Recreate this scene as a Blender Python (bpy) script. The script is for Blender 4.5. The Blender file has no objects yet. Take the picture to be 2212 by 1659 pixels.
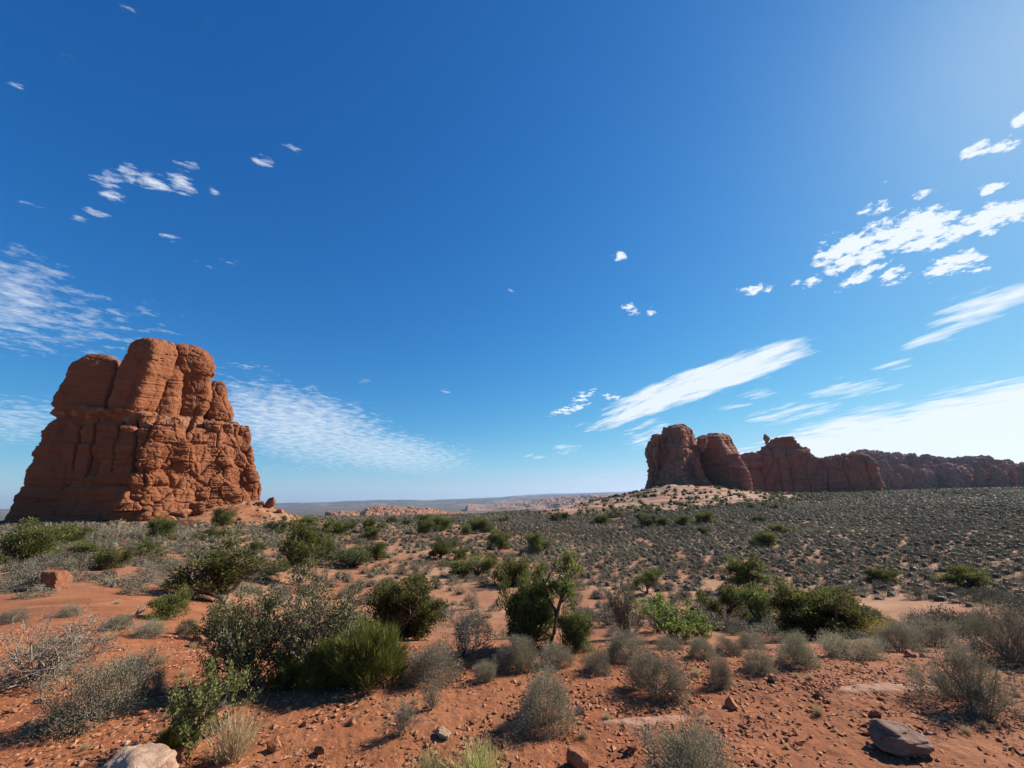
import bpy, math, random
import numpy as np
from mathutils import Matrix, Vector

S = bpy.context.scene
COL = S.collection
# ------------------------------------------------------------------ camera
FPX = 928.0                      # focal length in pixels of a 2212 px wide picture
PITCH, ROLL = math.radians(15.1), math.radians(1.0)
SUN_AZ, SUN_EL = math.radians(61.5), math.radians(35.5)
_F = np.array([0, math.cos(PITCH), math.sin(PITCH)])
_U = np.array([0, -math.sin(PITCH), math.cos(PITCH)])
_R = np.array([1.0, 0, 0])
CR = _R * math.cos(ROLL) - _U * math.sin(ROLL)
CU = _U * math.cos(ROLL) + _R * math.sin(ROLL)
cam = bpy.data.cameras.new('camera')
cam.sensor_width = 36
cam.lens = 36 * FPX / 2212
cam.clip_start, cam.clip_end = 0.1, 80000
co = bpy.data.objects.new('camera', cam)
COL.objects.link(co)
co.matrix_world = Matrix(((CR[0], CU[0], -_F[0], 0), (CR[1], CU[1], -_F[1], 0), (CR[2], CU[2], -_F[2], 0), (0, 0, 0, 1)))
S.camera = co                    # the eye is the world's origin; the soil at the feet lies at -1.65

# ------------------------------------------------------------------ light
S.view_settings.view_transform = 'Standard'
S.view_settings.look = 'None'
S.view_settings.gamma = 1
S.view_settings.exposure = 0.9
S.cycles.max_bounces = 4
S.cycles.diffuse_bounces = 3
S.cycles.transparent_max_bounces = 12
S.cycles.volume_bounces = 0
S.cycles.use_denoising = True
SUN_STRENGTH, SKY_STRENGTH = 5.0, 0.058
sun = bpy.data.lights.new('sun', 'SUN')
sun.energy = SUN_STRENGTH
sun.angle = math.radians(0.53)
sun.color = (1.0, 0.93, 0.82)
so = bpy.data.objects.new('sun', sun)
COL.objects.link(so)
SD = np.array([math.sin(SUN_AZ) * math.cos(SUN_EL), math.cos(SUN_AZ) * math.cos(SUN_EL), math.sin(SUN_EL)])
so.rotation_euler = Vector(SD).to_track_quat('Z', 'Y').to_euler()


def pix_dir(x, y):
    x, y = np.asarray(x, float), np.asarray(y, float)
    v = _F + ((x - 1106) / FPX)[..., None] * CR - ((y - 829.5) / FPX)[..., None] * CU
    return v / np.linalg.norm(v, axis=-1, keepdims=True)


def project(p):
    d = p @ _F
    d = np.where(np.abs(d) < 1e-6, 1e-6, d)
    return 1106 + FPX * (p @ CR) / d, 829.5 - FPX * (p @ CU) / d, d


# ------------------------------------------------------------------ sky with clouds
def build_world():
    w = bpy.data.worlds.new('World')
    S.world = w
    w.use_nodes = True
    nt = w.node_tree
    nt.nodes.clear()
    N, L = nt.nodes.new, nt.links.new

    def math_n(op, a, b=None, c=None, clamp=False):
        n = N('ShaderNodeMath'); n.operation = op; n.use_clamp = clamp
        for i, v in enumerate((a, b, c)):
            if v is None: continue
            if isinstance(v, (int, float)): n.inputs[i].default_value = v
            else: L(v, n.inputs[i])
        return n.outputs[0]

    sky = N('ShaderNodeTexSky')
    sky.sky_type = 'NISHITA'
    sky.sun_disc = False
    sky.sun_elevation, sky.sun_rotation = SUN_EL, SUN_AZ
    sky.altitude = 1500
    sky.air_density, sky.dust_density, sky.ozone_density = 1.0, 0.65, 2.0
    hs = N('ShaderNodeHueSaturation')
    hs.inputs['Saturation'].default_value = 1.33
    hs.inputs['Hue'].default_value = 0.497
    L(sky.outputs[0], hs.inputs['Color'])
    scl = SKY_STRENGTH * 2 ** S.view_settings.exposure
    sp = N('ShaderNodeSeparateColor'); L(hs.outputs[0], sp.inputs[0])
    cb = N('ShaderNodeCombineColor')
    for i, (g, k, top) in enumerate(((1.12, .82, .95), (.94, 1.02, .76), (.75, 1.12, .95))):     # clear dry desert air: deeper blue
        q = math_n('MULTIPLY', math_n('POWER', math_n('MULTIPLY', sp.outputs[i], scl), g), k)
        lim = math_n('DIVIDE', q, math_n('POWER', math_n('ADD', math_n('POWER', math_n('DIVIDE', q, top), 4.0), 1.0), .25))
        L(math_n('MULTIPLY', lim, 1 / scl), cb.inputs[i])
    geo = N('ShaderNodeTexCoord')
    d = geo.outputs['Generated']

    # a cloud deck: project the direction on a high level sheet so cells shrink towards the horizon
    sep = N('ShaderNodeSeparateXYZ'); L(d, sep.inputs[0])
    zc = math_n('ADD', math_n('MAXIMUM', sep.outputs[2], 0.0), 0.10)
    comb = N('ShaderNodeCombineXYZ')
    L(math_n('DIVIDE', sep.outputs[0], zc), comb.inputs[0])
    L(math_n('DIVIDE', sep.outputs[1], zc), comb.inputs[1])
    deck = comb.outputs[0]

    def deck_angle(x0, y0, x1, y1):
        a, b = pix_dir(x0, y0), pix_dir(x1, y1)
        a, b = a[:2] / (a[2] + .1), b[:2] / (b[2] + .1)
        return math.atan2(b[1] - a[1], b[0] - a[0])

    def noise(vec, scale, detail, rough, dist=0.0, st=(1, 1, 1), rot=0.0):
        m = N('ShaderNodeMapping'); m.vector_type = 'TEXTURE'
        m.inputs['Scale'].default_value = st; m.inputs['Rotation'].default_value = (0, 0, rot)
        L(vec, m.inputs[0])
        n = N('ShaderNodeTexNoise'); n.noise_dimensions = '2D'
        n.inputs['Scale'].default_value = scale; n.inputs['Detail'].default_value = detail
        n.inputs['Roughness'].default_value = rough; n.inputs['Distortion'].default_value = dist
        L(m.outputs[0], n.inputs['Vector'])
        return n.outputs['Fac']

    def dot(vec):
        n = N('ShaderNodeVectorMath'); n.operation = 'DOT_PRODUCT'
        L(d, n.inputs[0]); n.inputs[1].default_value = vec
        return n.outputs['Value']

    def patches(lst):
        """cloud banks by the sky direction of their middle, half-lengths in picture degrees and tilt"""
        acc = None
        for (x, y, rx, ry, ang, wt) in lst:
            c = pix_dir(x, y)
            a = math.radians(ang)
            e = pix_dir(x + 10 * math.cos(a), y + 10 * math.sin(a)) - c
            u = e / np.linalg.norm(e)
            e2 = pix_dir(x - 10 * math.sin(a), y + 10 * math.cos(a)) - c
            su, sv = np.linalg.norm(e) / 10, np.linalg.norm(e2) / 10
            v = np.cross(c, u); v /= np.linalg.norm(v)
            A, B = dot(u / (rx * su)), dot(v / (ry * sv))
            q = math_n('MULTIPLY_ADD', A, A, math_n('MULTIPLY', B, B))
            o = math_n('MULTIPLY_ADD', q, -wt, wt)
            acc = o if acc is None else math_n('MAXIMUM', acc, o)
        return acc

    puffy = patches([
        (1830, 545, 115, 55, -20, 1.25), (1960, 505, 150, 60, -14, 1.3), (2110, 480, 120, 42, -18, 1.25), (2200, 455, 70, 35, -10, 1.2),
        (1850, 600, 75, 24, -25, 1.0), (2045, 574, 92, 32, -18, 1.15), (1925, 595, 52, 24, -18, 1.05), (2110, 583, 40, 12, -25, .85),
        (2140, 316, 95, 26, -12, 1.1), (2205, 255, 38, 34, -40, 1.1), (2140, 405, 70, 20, -24, 1.0), (1890, 450, 55, 22, -10, .9), (1990, 424, 45, 14, -20, .85),
        (1628, 628, 48, 18, -10, .95), (1742, 612, 50, 16, -5, .85), (1333, 552, 30, 15, 0, .8), (1358, 664, 30, 18, 20, .75), (1408, 672, 34, 11, -10, .7),
        (1258, 858, 32, 15, -25, .9), (1225, 886, 58, 12, -14, .95), (1318, 856, 28, 10, 10, .85), (1905, 398, 18, 9, -30, .75), (2085, 355, 16, 9, 0, .7)])
    wisp = patches([
        (325, 390, 60, 26, 20, 1.2), (387, 393, 40, 30, 15, 1.1), (238, 414, 40, 24, 25, 1.15), (232, 381, 60, 16, 10, 1.05), (276, 374, 32, 30, 40, .95),
        (567, 347, 40, 15, 8, .72), (623, 318, 34, 12, 25, .7), (455, 408, 22, 13, 30, .7), (357, 510, 32, 10, 12, .72), (198, 455, 40, 13, 22, .68), (160, 466, 34, 11, 15, .6),
        (290, 217, 24, 9, 0, .6), (265, 16, 48, 14, 25, .62), (434, 26, 40, 12, 62, .58), (145, 118, 30, 9, 15, .52), (65, 438, 50, 13, 20, .55), (405, 353, 36, 11, 8, .6),
        (780, 822, 16, 8, 0, .7), (960, 846, 22, 8, 0, .65), (35, 185, 30, 10, 20, .55), (1100, 627, 14, 6, 0, .5), (500, 560, 40, 10, 10, .5), (440, 570, 30, 9, 20, .5), (530, 790, 60, 10, 5, .55)])
    streak = patches([
        (2100, 672, 190, 46, -22, 1.05), (2010, 725, 110, 20, -18, .9), (2190, 640, 90, 40, -14, 1.0),
        (1505, 830, 275, 42, -19, 1.9), (1400, 876, 170, 30, -20, 1.6), (1640, 778, 140, 32, -17, 1.6),
        (2130, 935, 450, 120, -10, 2.3), (1840, 960, 340, 78, -11, 1.9), (1680, 1000, 220, 50, -12, 1.2), (1700, 892, 140, 26, -8, .95), (1830, 842, 120, 30, -12, .9), (1640, 850, 70, 14, -8, .8), (1930, 790, 60, 12, -14, .7), (1400, 945, 70, 46, -12, .8), (1300, 918, 80, 16, -5, .7),
        (1225, 970, 45, 14, 0, .6), (1700, 985, 300, 40, -5, 1.0), (2190, 820, 130, 20, -8, .8), (1560, 880, 60, 10, -5, .6), (1160, 985, 40, 9, 0, .5), (1275, 1036, 60, 14, -8, .45)])
    ripple = patches([
        (30, 650, 200, 150, 10, 1.15), (150, 700, 240, 100, 5, .82), (290, 690, 140, 60, 10, .6),
        (650, 920, 300, 105, 14, 1.6), (800, 970, 300, 62, 8, 1.5), (600, 890, 160, 90, 5, .95), (920, 975, 190, 40, 5, .8), (20, 910, 190, 75, 0, 1.1), (530, 800, 130, 30, 10, .5), (700, 1010, 330, 40, 5, .55)])

    def cover(mask, nz, amp, t, soft):
        a = math_n('MULTIPLY_ADD', math_n('SUBTRACT', nz, 0.5), amp, math_n('SUBTRACT', mask, t))
        return math_n('DIVIDE', a, soft, clamp=True)

    th = deck_angle(1400, 872, 1650, 775)
    n_p = noise(deck, 17.0, 6, 0.65)
    n_w = noise(deck, 26.0, 6, 0.68, 0.0, (1.9, .8, 1), deck_angle(180, 370, 340, 410))
    n_s = noise(deck, 7.0, 5, 0.62, 0.0, (2.6, .8, 1), th)
    n_r = noise(deck, 14, 6, 0.66, 0.0, (1.25, .9, 1), deck_angle(500, 900, 900, 960))
    c_p = math_n('MULTIPLY', cover(puffy, n_p, 3.6, .55, .45), .97)
    c_w = math_n('MULTIPLY', cover(wisp, n_w, 3.6, .52, 1.0), .78)
    c_s = math_n('MULTIPLY', cover(streak, n_s, 3.0, .44, .95), .94)
    c_r = math_n('MULTIPLY', cover(ripple, n_r, 2.8, .60, 1.35), .74)
    alpha = math_n('MAXIMUM', math_n('MAXIMUM', c_p, c_w), math_n('MAXIMUM', c_s, c_r))
    # thin high haze of the air towards the sun comes with the sky model; clouds are sunlit water
    mix = N('ShaderNodeMix'); mix.data_type = 'RGBA'
    L(alpha, mix.inputs[0])
    L(cb.outputs[0], mix.inputs[6])
    mix.inputs[7].default_value = (8.2, 8.8, 9.4, 1)
    bg = N('ShaderNodeBackground')
    bg.inputs['Strength'].default_value = SKY_STRENGTH
    L(mix.outputs[2], bg.inputs['Color'])
    out = N('ShaderNodeOutputWorld')
    L(bg.outputs[0], out.inputs[0])


build_world()
S.world.cycles.sampling_method = 'MANUAL'
S.world.cycles.sample_map_resolution = 256

# ------------------------------------------------------------------ noise
_rg = np.random.RandomState(7)
_G3 = _rg.normal(size=(4096, 3)); _G3 /= np.linalg.norm(_G3, axis=1, keepdims=True)
_RV = _rg.rand(4096, 3)


def _hash(ix, iy, iz, seed):
    h = (ix * 73856093) ^ (iy * 19349663) ^ (iz * 83492791) ^ (seed * 2654435)
    h = (h ^ (h >> 13)) * 1274126177
    return ((h ^ (h >> 16)) & 4095).astype(np.int64)


def pnoise(p, seed=0):
    p = np.asarray(p, float)
    i = np.floor(p).astype(np.int64)
    f = p - i
    u = f * f * f * (f * (f * 6 - 15) + 10)
    out = 0
    for a in (0, 1):
        wa = u[:, 0] if a else 1 - u[:, 0]
        for b in (0, 1):
            wb = u[:, 1] if b else 1 - u[:, 1]
            for c in (0, 1):
                wc = u[:, 2] if c else 1 - u[:, 2]
                g = _G3[_hash(i[:, 0] + a, i[:, 1] + b, i[:, 2] + c, seed)]
                out = out + wa * wb * wc * (g[:, 0] * (f[:, 0] - a) + g[:, 1] * (f[:, 1] - b) + g[:, 2] * (f[:, 2] - c))
    return out * 1.5


def fbm(p, octs=4, seed=0, gain=0.5):
    p = np.asarray(p, float)
    o, a, t = 0, 1.0, 0
    for k in range(octs):
        o = o + a * pnoise(p * (2.03 ** k) + k * 17.3, seed + k)
        t += a; a *= gain
    return o / t


def worley(p, seed=0):
    i = np.floor(p).astype(np.int64)
    f1 = np.full(len(p), 9.0); f2 = np.full(len(p), 9.0); idc = np.zeros(len(p))
    for a in (-1, 0, 1):
        for b in (-1, 0, 1):
            for c in (-1, 0, 1):
                j = i + (a, b, c)
                h = _hash(j[:, 0], j[:, 1], j[:, 2], seed)
                dd = np.linalg.norm(j + 0.15 + 0.7 * _RV[h] - p, axis=1)
                n = dd < f1
                f2 = np.where(n, f1, np.minimum(f2, dd))
                idc = np.where(n, h / 4096.0, idc)
                f1 = np.where(n, dd, f1)
    return f1, f2, idc


def p2(x, y, s):
    x = np.asarray(x, float).ravel(); y = np.asarray(y, float).ravel()
    return np.stack([x * s, y * s, np.zeros_like(x) + .37], 1)


def sstep(x, a, b):
    t = np.clip((x - a) / (b - a), 0, 1)
    return t * t * (3 - 2 * t)


# ------------------------------------------------------------------ scene helpers
def tag(o, label=None, cat=None, group=None, kind=None):
    if label: o['label'] = label
    if cat: o['category'] = cat
    if group: o['group'] = group
    if kind: o['kind'] = kind
    return o


def mesh(name, v, f, mat=None, smooth=True, attrs=None):
    """f: (n,3) or (n,4) int array, or a list of such arrays"""
    me = bpy.data.meshes.new(name)
    fl = f if isinstance(f, list) else [f]
    fl = [np.asarray(x, np.int32) for x in fl if len(x)]
    v = np.asarray(v, np.float32)
    me.vertices.add(len(v)); me.vertices.foreach_set('co', v.ravel())
    loops = np.concatenate([x.ravel() for x in fl])
    tot = np.concatenate([np.full(len(x), x.shape[1], np.int32) for x in fl])
    st = np.concatenate([[0], np.cumsum(tot)[:-1]]).astype(np.int32)
    me.loops.add(len(loops)); me.loops.foreach_set('vertex_index', loops)
    me.polygons.add(len(tot)); me.polygons.foreach_set('loop_start', st)
    try: me.polygons.foreach_set('loop_total', tot)
    except Exception: pass
    sm = np.concatenate([np.full(len(x), bool(smooth[i] if isinstance(smooth, tuple) else smooth)) for i, x in enumerate(fl)])
    me.polygons.foreach_set('use_smooth', sm)
    for k, a in (attrs or {}).items():
        at = me.attributes.new(k, 'FLOAT', 'POINT')
        at.data.foreach_set('value', np.asarray(a, np.float32))
    if mat is not None: me.materials.append(mat)
    me.update(calc_edges=True)
    return me


def obj(name, me, parent=None, loc=None):
    o = bpy.data.objects.new(name, me)
    COL.objects.link(o)
    if parent is not None: o.parent = parent
    if loc is not None: o.location = loc
    return o


def empty(name, loc):
    o = bpy.data.objects.new(name, None)
    o.empty_display_size = 0.2
    COL.objects.link(o); o.location = loc
    return o


# ------------------------------------------------------------------ materials
class Mat:
    K = 1.0

    def __init__(self, name, rough=0.9):
        self.m = bpy.data.materials.new(name); self.m.use_nodes = True
        self.nt = self.m.node_tree
        self.b = self.nt.nodes['Principled BSDF']
        self.b.inputs['Roughness'].default_value = rough
        self.b.inputs['Specular IOR Level'].default_value = 0.2
        self.tc = self.nt.nodes.new('ShaderNodeNewGeometry').outputs['Position']

    def n(self, t): return self.nt.nodes.new(t)
    def l(self, a, b): self.nt.links.new(a, b)

    def local(self):
        self.tc = self.n('ShaderNodeTexCoord').outputs['Object']
        return self

    def noise(self, scale, detail=5, rough=.55, dist=0, st=None, rot=None):
        v = self.tc
        if st or rot:
            m = self.n('ShaderNodeMapping')
            m.inputs['Scale'].default_value = st or (1, 1, 1)
            m.inputs['Rotation'].default_value = rot or (0, 0, 0)
            self.l(v, m.inputs[0]); v = m.outputs[0]
        n = self.n('ShaderNodeTexNoise')
        n.inputs['Scale'].default_value = scale; n.inputs['Detail'].default_value = detail
        n.inputs['Roughness'].default_value = rough; n.inputs['Distortion'].default_value = dist
        self.l(v, n.inputs['Vector'])
        return n.outputs['Fac']

    def attr(self, name):
        a = self.n('ShaderNodeAttribute'); a.attribute_name = name
        return a.outputs['Fac']

    def ramp(self, fac, stops):
        r = self.n('ShaderNodeValToRGB')
        e = r.color_ramp.elements
        while len(e) < len(stops): e.new(0.5)
        for i, (p, c) in enumerate(stops):
            e[i].position = p; e[i].color = tuple(x * self.K for x in c[:3]) + (1,)
        self.l(fac, r.inputs[0])
        return r.outputs[0]

    def step(self, fac, a, b):
        r = self.n('ShaderNodeMapRange'); r.interpolation_type = 'SMOOTHSTEP'
        r.inputs[1].default_value = a; r.inputs[2].default_value = b
        self.l(fac, r.inputs[0])
        return r.outputs[0]

    def math(self, op, a, b=None, c=None):
        n = self.n('ShaderNodeMath'); n.operation = op
        for i, v in enumerate((a, b, c)):
            if v is None: continue
            if isinstance(v, (int, float)): n.inputs[i].default_value = v
            else: self.l(v, n.inputs[i])
        return n.outputs[0]

    def mix(self, fac, a, b, mode='MIX'):
        m = self.n('ShaderNodeMix'); m.data_type = 'RGBA'; m.blend_type = mode
        for i, v in ((0, fac), (6, a), (7, b)):
            if isinstance(v, (int, float)): m.inputs[i].default_value = v
            elif isinstance(v, tuple): m.inputs[i].default_value = tuple(x * self.K for x in v[:3]) + (1,)
            else: self.l(v, m.inputs[i])
        return m.outputs[2]

    def color(self, c): self.l(c, self.b.inputs['Base Color']); return self

    def bump(self, h, strength, dist):
        b = self.n('ShaderNodeBump'); b.inputs['Strength'].default_value = strength; b.inputs['Distance'].default_value = dist
        self.l(h, b.inputs['Height'])
        old = self.b.inputs['Normal']
        if old.is_linked: self.l(old.links[0].from_socket, b.inputs['Normal'])
        self.l(b.outputs[0], old)
        return self


def ground_mat():
    m = Mat('red_soil', .95); m.K = .70
    big = m.noise(.11, 5, .6); mid = m.noise(.9, 6, .62); fine = m.noise(9, 6, .65); grit = m.noise(55, 4, .7)
    col = m.ramp(mid, [(.30, (.255, .084, .033)), (.5, (.345, .118, .045)), (.72, (.43, .180, .080))])
    col = m.mix(m.math('MULTIPLY', m.step(fine, .50, .70), .6), col, (.19, .066, .032))
    col = m.mix(m.math('MULTIPLY', m.step(grit, .56, .75), .5), col, (.50, .27, .16))
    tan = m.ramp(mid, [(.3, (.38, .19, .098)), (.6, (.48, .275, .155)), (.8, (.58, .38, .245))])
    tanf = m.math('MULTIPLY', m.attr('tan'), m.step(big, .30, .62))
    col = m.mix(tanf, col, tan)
    dark = m.ramp(m.noise(3.5, 5, .7), [(.35, (.30, .15, .08)), (.65, (.40, .24, .15))])
    col = m.mix(m.math('MULTIPLY', m.attr('brush'), .55), col, dark)
    crust = m.step(m.noise(.55, 6, .7), .50, .66)
    col = m.mix(m.math('MULTIPLY', crust, .45), col, (.20, .070, .032))
    wash = m.step(m.noise(.38, 5, .65, .6, (1, 2.2, 1)), .60, .72)
    col = m.mix(m.math('MULTIPLY', wash, .5), col, (.56, .30, .17))
    # slickrock
    lay = m.noise(1.0, 6, .6, .4, (.03, .03, 1.2))
    rk = m.ramp(lay, [(.30, (.24, .095, .055)), (.44, (.38, .185, .11)), (.54, (.52, .33, .22)), (.6, (.30, .13, .078)), (.75, (.50, .31, .21))])
    veg = m.step(m.noise(.11, 6, .75), .56, .60)
    rk = m.mix(m.math('MULTIPLY', veg, .35), rk, (.11, .10, .06))
    col = m.mix(m.attr('rock'), col, rk)
    slab = m.ramp(fine, [(.3, (.36, .18, .11)), (.7, (.50, .29, .19))])
    col = m.mix(m.attr('slab'), col, slab)
    # far valley: scrub over soil, bare stone showing in patches
    fv = m.noise(.006, 7, .7, .3, (1, .45, 1)); fv2 = m.noise(.05, 6, .75)
    far = m.ramp(fv, [(.40, (.085, .085, .062)), (.54, (.13, .11, .08)), (.63, (.27, .165, .11)), (.74, (.40, .25, .17))])
    far = m.mix(m.math('MULTIPLY', m.step(fv2, .48, .6), .6), far, (.10, .095, .06))
    col = m.mix(m.attr('far'), col, far)
    m.color(col)
    m.bump(grit, .5, .012).bump(fine, .5, .04).bump(mid, .25, .08)
    return m.m


def sandstone(name, lo, mid_, hi, dark=(.14, .060, .038), pale=None, scale=1.0, varn=.5):
    m = Mat(name, .92); m.K = .67
    lay = m.noise(.7 * scale, 6, .6, .5, (.10, .10, 1.0))
    big = m.noise(.12 * scale, 5, .6)
    col = m.ramp(lay, [(.25, lo), (.45, mid_), (.60, mid_), (.72, hi)])
    col = m.mix(m.math('MULTIPLY', m.step(big, .4, .7), .35), col, hi)
    streak = m.noise(.6 * scale, 6, .62, .3, (1, 1, .13))
    v2 = m.noise(.22 * scale, 4, .6)
    va = m.math('MULTIPLY', m.math('MULTIPLY', m.step(streak, .52, .68), m.step(v2, .38, .62)), varn)
    col = m.mix(va, col, dark)
    if pale:
        col = m.mix(m.attr('pale'), col, pale)
    fine = m.noise(4.5 * scale, 6, .68); pits = m.noise(1.6 * scale, 5, .6, .2, (1, 1, 1.7))
    col = m.mix(m.math('MULTIPLY', m.step(fine, .50, .75), .22), col, dark)
    m.color(col)
    bl = m.noise(1.5 * scale, 3, .5, .3, (.06, .06, 1.0))
    line = m.math('SUBTRACT', 1.0, m.step(m.math('ABSOLUTE', m.math('SUBTRACT', bl, .5)), .0, .025))
    col = m.mix(m.math('MULTIPLY', m.math('MULTIPLY', line, m.step(big, .42, .58)), .5), col, dark)
    m.color(col)
    m.bump(fine, .5, .08 / scale).bump(pits, .45, .22 / scale).bump(lay, .18, .15 / scale)
    return m.m


def leaf_mat(name, c0, c1, c2=None, trans=.25, rough=.75):
    m = Mat(name, rough); m.K = .9
    t = m.attr('tint')
    col = m.ramp(t, [(0, c0), (.55, c1), (1, c2 or c1)])
    rnd = m.n('ShaderNodeObjectInfo').outputs['Random']
    hsv = m.n('ShaderNodeHueSaturation')
    m.l(m.math('MULTIPLY_ADD', rnd, .5, .75), hsv.inputs['Value'])
    m.l(m.math('MULTIPLY_ADD', rnd, .03, .485), hsv.inputs['Hue'])
    m.l(col, hsv.inputs['Color'])
    m.color(hsv.outputs[0])
    if trans:
        tr = m.n('ShaderNodeBsdfTranslucent'); m.l(hsv.outputs[0], tr.inputs[0])
        mx = m.n('ShaderNodeMixShader'); mx.inputs[0].default_value = trans
        out = m.nt.nodes['Material Output']
        m.l(m.b.outputs[0], mx.inputs[1]); m.l(tr.outputs[0], mx.inputs[2]); m.l(mx.outputs[0], out.inputs[0])
    return m.m


def bark_mat(name, c0, c1):
    m = Mat(name, .9).local(); m.K = .8
    m.color(m.ramp(m.noise(9, 5, .65, 0, (1, 1, .25)), [(.3, c0), (.7, c1)]))
    return m.m


def stone_mat(name, c0, c1, c2, sc=6):
    m = Mat(name, .92); m.K = .72
    n = m.noise(sc, 6, .65); f = m.noise(sc * 8, 5, .7)
    col = m.ramp(n, [(.3, c0), (.5, c1), (.72, c2)])
    rnd = m.n('ShaderNodeObjectInfo').outputs['Random']
    hsv = m.n('ShaderNodeHueSaturation')
    m.l(m.math('MULTIPLY_ADD', rnd, .5, .72), hsv.inputs['Value']); m.l(col, hsv.inputs['Color'])
    m.color(m.mix(m.math('MULTIPLY', m.step(f, .5, .72), .35), hsv.outputs[0], c0))
    m.bump(f, .5, .02).bump(n, .4, .05)
    return m.m


M = {
    'ground': ground_mat(),
    'butte': sandstone('red_sandstone', (.22, .074, .032), (.315, .108, .044), (.42, .165, .070), pale=(.46, .29, .18), varn=.85),
    'tower': sandstone('brown_red_sandstone', (.36, .132, .074), (.48, .195, .115), (.57, .27, .17), pale=(.50, .35, .26), scale=.7, varn=.55),
    'cliff': sandstone('far_red_sandstone', (.36, .130, .080), (.47, .195, .125), (.56, .28, .19), pale=(.48, .34, .25), scale=.25, varn=.4),
    'fins': sandstone('orange_sandstone', (.32, .135, .07), (.40, .19, .108), (.47, .26, .16), pale=(.5, .36, .27), scale=.08, varn=.2),
    'hogback': sandstone('pale_slabby_sandstone', (.24, .14, .105), (.34, .215, .165), (.44, .30, .235), pale=(.5, .4, .3), scale=.05, varn=.4),
    'stone': stone_mat('red_stone', (.25, .090, .042), (.38, .150, .072), (.50, .25, .145)),
    'palestone': stone_mat('pale_stone', (.32, .17, .10), (.52, .34, .235), (.66, .50, .38), 5),
    'greystone': stone_mat('grey_brown_stone', (.22, .120, .080), (.33, .195, .138), (.44, .295, .222), 9),
    'juniper': leaf_mat('juniper_foliage', (.050, .064, .018), (.130, .145, .038), (.28, .27, .075), trans=.4),
    'juniper_dull': leaf_mat('juniper_foliage_dull', (.045, .054, .022), (.098, .108, .040), (.19, .19, .066), trans=.35),
    'brush': leaf_mat('blackbrush_foliage', (.120, .104, .064), (.250, .220, .140), (.42, .37, .24), trans=.22),
    'brushmid': leaf_mat('low_brush_foliage', (.080, .072, .052), (.150, .138, .098), (.27, .245, .165), trans=.12),
    'brushdark': leaf_mat('field_brush_foliage', (.095, .080, .055), (.180, .152, .102), (.33, .28, .165), trans=.1),
    'leafy': leaf_mat('leafy_shrub_foliage', (.06, .066, .020), (.155, .155, .045), (.31, .285, .09), trans=.35),
    'bright': leaf_mat('bright_leaf_foliage', (.08, .11, .02), (.17, .205, .04), (.28, .29, .08), trans=.4),
    'cliffrose': leaf_mat('cliffrose_foliage', (.060, .058, .026), (.130, .124, .052), (.28, .25, .11), trans=.2),
    'pale_leaf': leaf_mat('pale_leaf_foliage', (.10, .09, .06), (.20, .18, .11), (.34, .30, .18), trans=.25),
    'ephedra': leaf_mat('ephedra_stems', (.050, .064, .013), (.130, .150, .028), (.27, .26, .06), trans=.2),
    'straw': leaf_mat('dry_grass_blades', (.30, .20, .10), (.50, .37, .20), (.62, .50, .30), trans=.3),
    'greengrass': leaf_mat('yellow_green_grass_blades', (.26, .24, .08), (.42, .38, .15), (.58, .50, .24), trans=.3),
    'yellow': leaf_mat('yellow_flower_heads', (.30, .23, .03), (.52, .40, .05), (.66, .52, .08), trans=.3),
    'bark': bark_mat('juniper_bark', (.10, .070, .050), (.24, .18, .14)),
    'darkbark': bark_mat('dark_twig_bark', (.06, .042, .032), (.14, .10, .08)),
    'twig': bark_mat('grey_twig_bark', (.13, .105, .085), (.27, .225, .18)),
    'deadwood': bark_mat('bleached_dead_wood', (.22, .17, .13), (.46, .38, .30)),
}

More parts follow.
